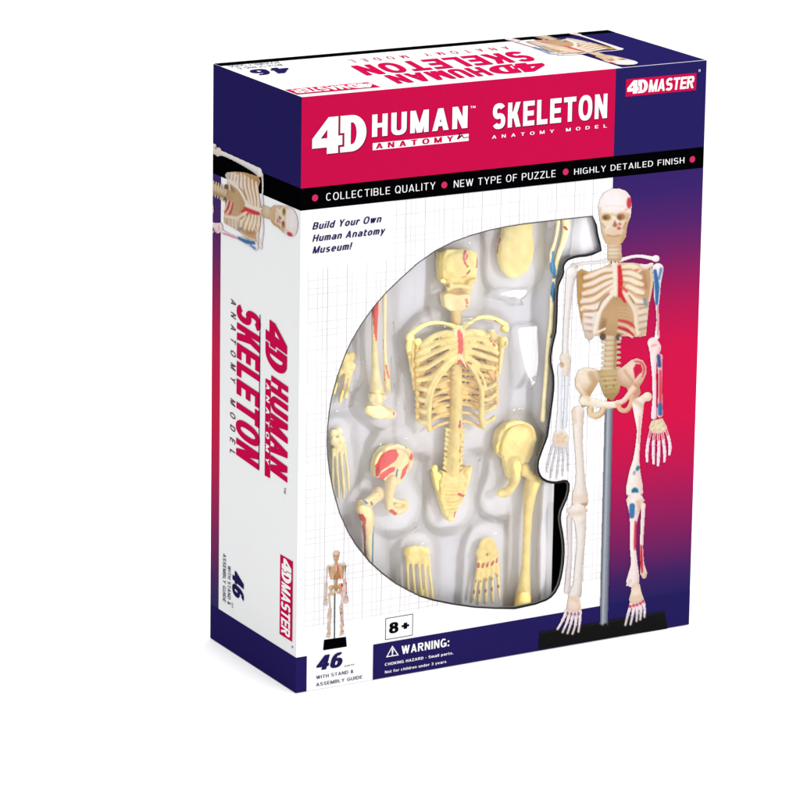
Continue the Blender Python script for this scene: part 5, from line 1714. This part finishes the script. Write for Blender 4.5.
one('thigh_bone', (368, 530), 'upper thigh bone with a blue and a red line, cut off by the window edge', 'thigh bone', fem, 'thigh bones', voxel=.34, smooth=2, base=PALE * [1.02, .97, .95], paint=[
    (1.1, [(380, 510.6), (374.8, 519), (372.4, 530), (371.6, 560), (371.4, 580)], PBL * [.9, 1., .95], 6.6), (.9, [(363.4, 520), (365, 536), (365.8, 562)], PRD * [.9, 2, 2.2], 6.6), (1.8, [(360.6, 514), (363, 518.6)], PRD * [1, 1.2, 1], 6.4), (1.3, [(364.8, 500), (366, 501.4)], PBL * [1.6, 1.3, 1.2], 6.), (1.0, [(370.4, 501), (371.4, 503.4)], PDK, 6.)])
# right hip and thigh
hip2 = [plate([(495.6, 441), (498.6, 430), (508, 421.6), (519, 419.4), (532, 424.6), (536.6, 436), (535, 450), (529.6, 460.6), (520, 470), (518, 480), (509, 477), (506.6, 468), (505, 458), (497.4, 453)], 7.6, 4.6), O3((516, 444), 9, 16, 5, 19), T3([(497, 442), (500.6, 430), (509, 423), (520, 421), (531, 426), (535, 438)], 7.4, [2.2, 2.4, 2.4, 2.4, 2.4, 2.2]),
        T3([(513, 460), (515, 472), (512.6, 483), (506, 490.6), (500, 491.6)], [8, 7.6, 7.4, 7.4, 7.6], [8.6, 7.0, 5.0, 5.0, 4.4])]
one('hip_bone', (514, 462), 'plain yellow hip bone without markings, right of the spine', 'hip bone', hip2, 'hip bones', voxel=.42, smooth=3, base=BONE * [1, .96, .84], mottle=.06, paint=[(.8, [(518.6, 474), (519.4, 468), (523, 463.6), (527.6, 462)], DEEP * [.62, .5, .4], 6.6), (.7, [(499, 452), (505, 456)], DEEP * [.85, .7, .5], 7.)])
fem2 = [O3((524.4, 468), 8, 6.4, 6, 7.2), T3([(525, 469), (531, 474), (535, 478)], 8, [5.2, 5.4, 5.2]), O3((537, 477.6), 8, 5.2, 5, 5.6), T3([(532.6, 480), (529.8, 492), (528, 512), (526.6, 540), (525.6, 566), (524.4, 584), (523, 600), (522.6, 616)], [8, 8, 8.2, 8.4, 8.4, 8., 7.6, 7.4], [8.2, 7.0, 4.8, 4.0, 4.6, 6.4, 9.0, 10.2])]
one('thigh_bone', (527, 540), 'long plain yellow thigh bone with a flared lower end', 'thigh bone', fem2, 'thigh bones', voxel=.42, smooth=3, base=BONE * [1, .93, .74], paint=[(2.2, [(516, 600), (519, 592)], DEEP, 6.4), (1.4, [(530, 598), (531, 604)], DEEP * [.9, .8, .7], 6.4)])
# feet
ft1 = [O3((c, 549 + abs(c - 416) * .25), 10., 5.2, 5, 5.6) for c in (408, 414, 420, 425)] + [O3((c, 558), 10., 4.8, 5, 5) for c in (409, 415.4, 421.6)]
for x0, x1 in ((407, 407.6), (412.4, 414), (418.6, 420.4), (424, 425.4), (428, 431)):
    ft1.append(T3([(x0, 558), (x0 + (x1 - x0) * .4, 570), (x1, 584), (x1 + .6, 596), (x1 + 1, 612)], 9.8, [2.5, 1.6, 1.7, 2.4, 1.6], 9))
one('foot_bones', (417, 560), 'pale yellow foot piece with long toes, no red dots, at the bottom window edge', 'foot bones', ft1, 'foot pieces', voxel=.40, smooth=1, base=BONE * [1, .97, .86])
ft2 = [O3((487, 544), 9.6, 9.4, 6, 8), O3((481, 552), 9.8, 6, 5, 6.4), O3((493, 551), 9.8, 6.6, 5, 6.4), O3((484, 559), 10, 5.4, 5, 5), O3((491.6, 558), 10, 5.4, 5, 5)]
dots = []
for i, (x0, x1, y0, y1) in enumerate(((478.4, 473.6, 564.6, 594), (482.6, 479, 564.4, 596), (487.2, 485.6, 563.4, 598), (492, 492.6, 562, 597), (496.4, 499.2, 559, 593))):
    ft2.append(T3([(x0 + (x1 - x0) * -.1, y0 - 5), (x0, y0 + 2), (x0 + (x1 - x0) * .35, y0 + 13), (x0 + (x1 - x0) * .6, y0 + 20), (x0 + (x1 - x0) * .8, y0 + 27), (x1, y1 + 5)], 10, [2.6, 2.3, 2.3, 1.6, 1.9, 1.5], 9))
    dots += [(1.35, [(x0 + .4, y0 - 1.6), (x0, y0 + 1.6)], PRD * [.7, 1.6, 1.8], 9.), (.8, [(x0 + (x1 - x0) * .4, y0 + 15), (x0 + (x1 - x0) * .42, y0 + 17)], DEEP * [.7, .5, .4], 9.), (1.0, [(x0 + (x1 - x0) * .8, y0 + 26), (x0 + (x1 - x0) * .82, y0 + 28)], PRD * [.4, 2.4, 2.8], 9.)]
one('foot_bones', (488, 560), 'yellow foot piece with a row of red dots, between spine and right thigh bone', 'foot bones', ft2, 'foot pieces', voxel=.40, smooth=1, base=BONE * [1, .95, .8], paint=dots)
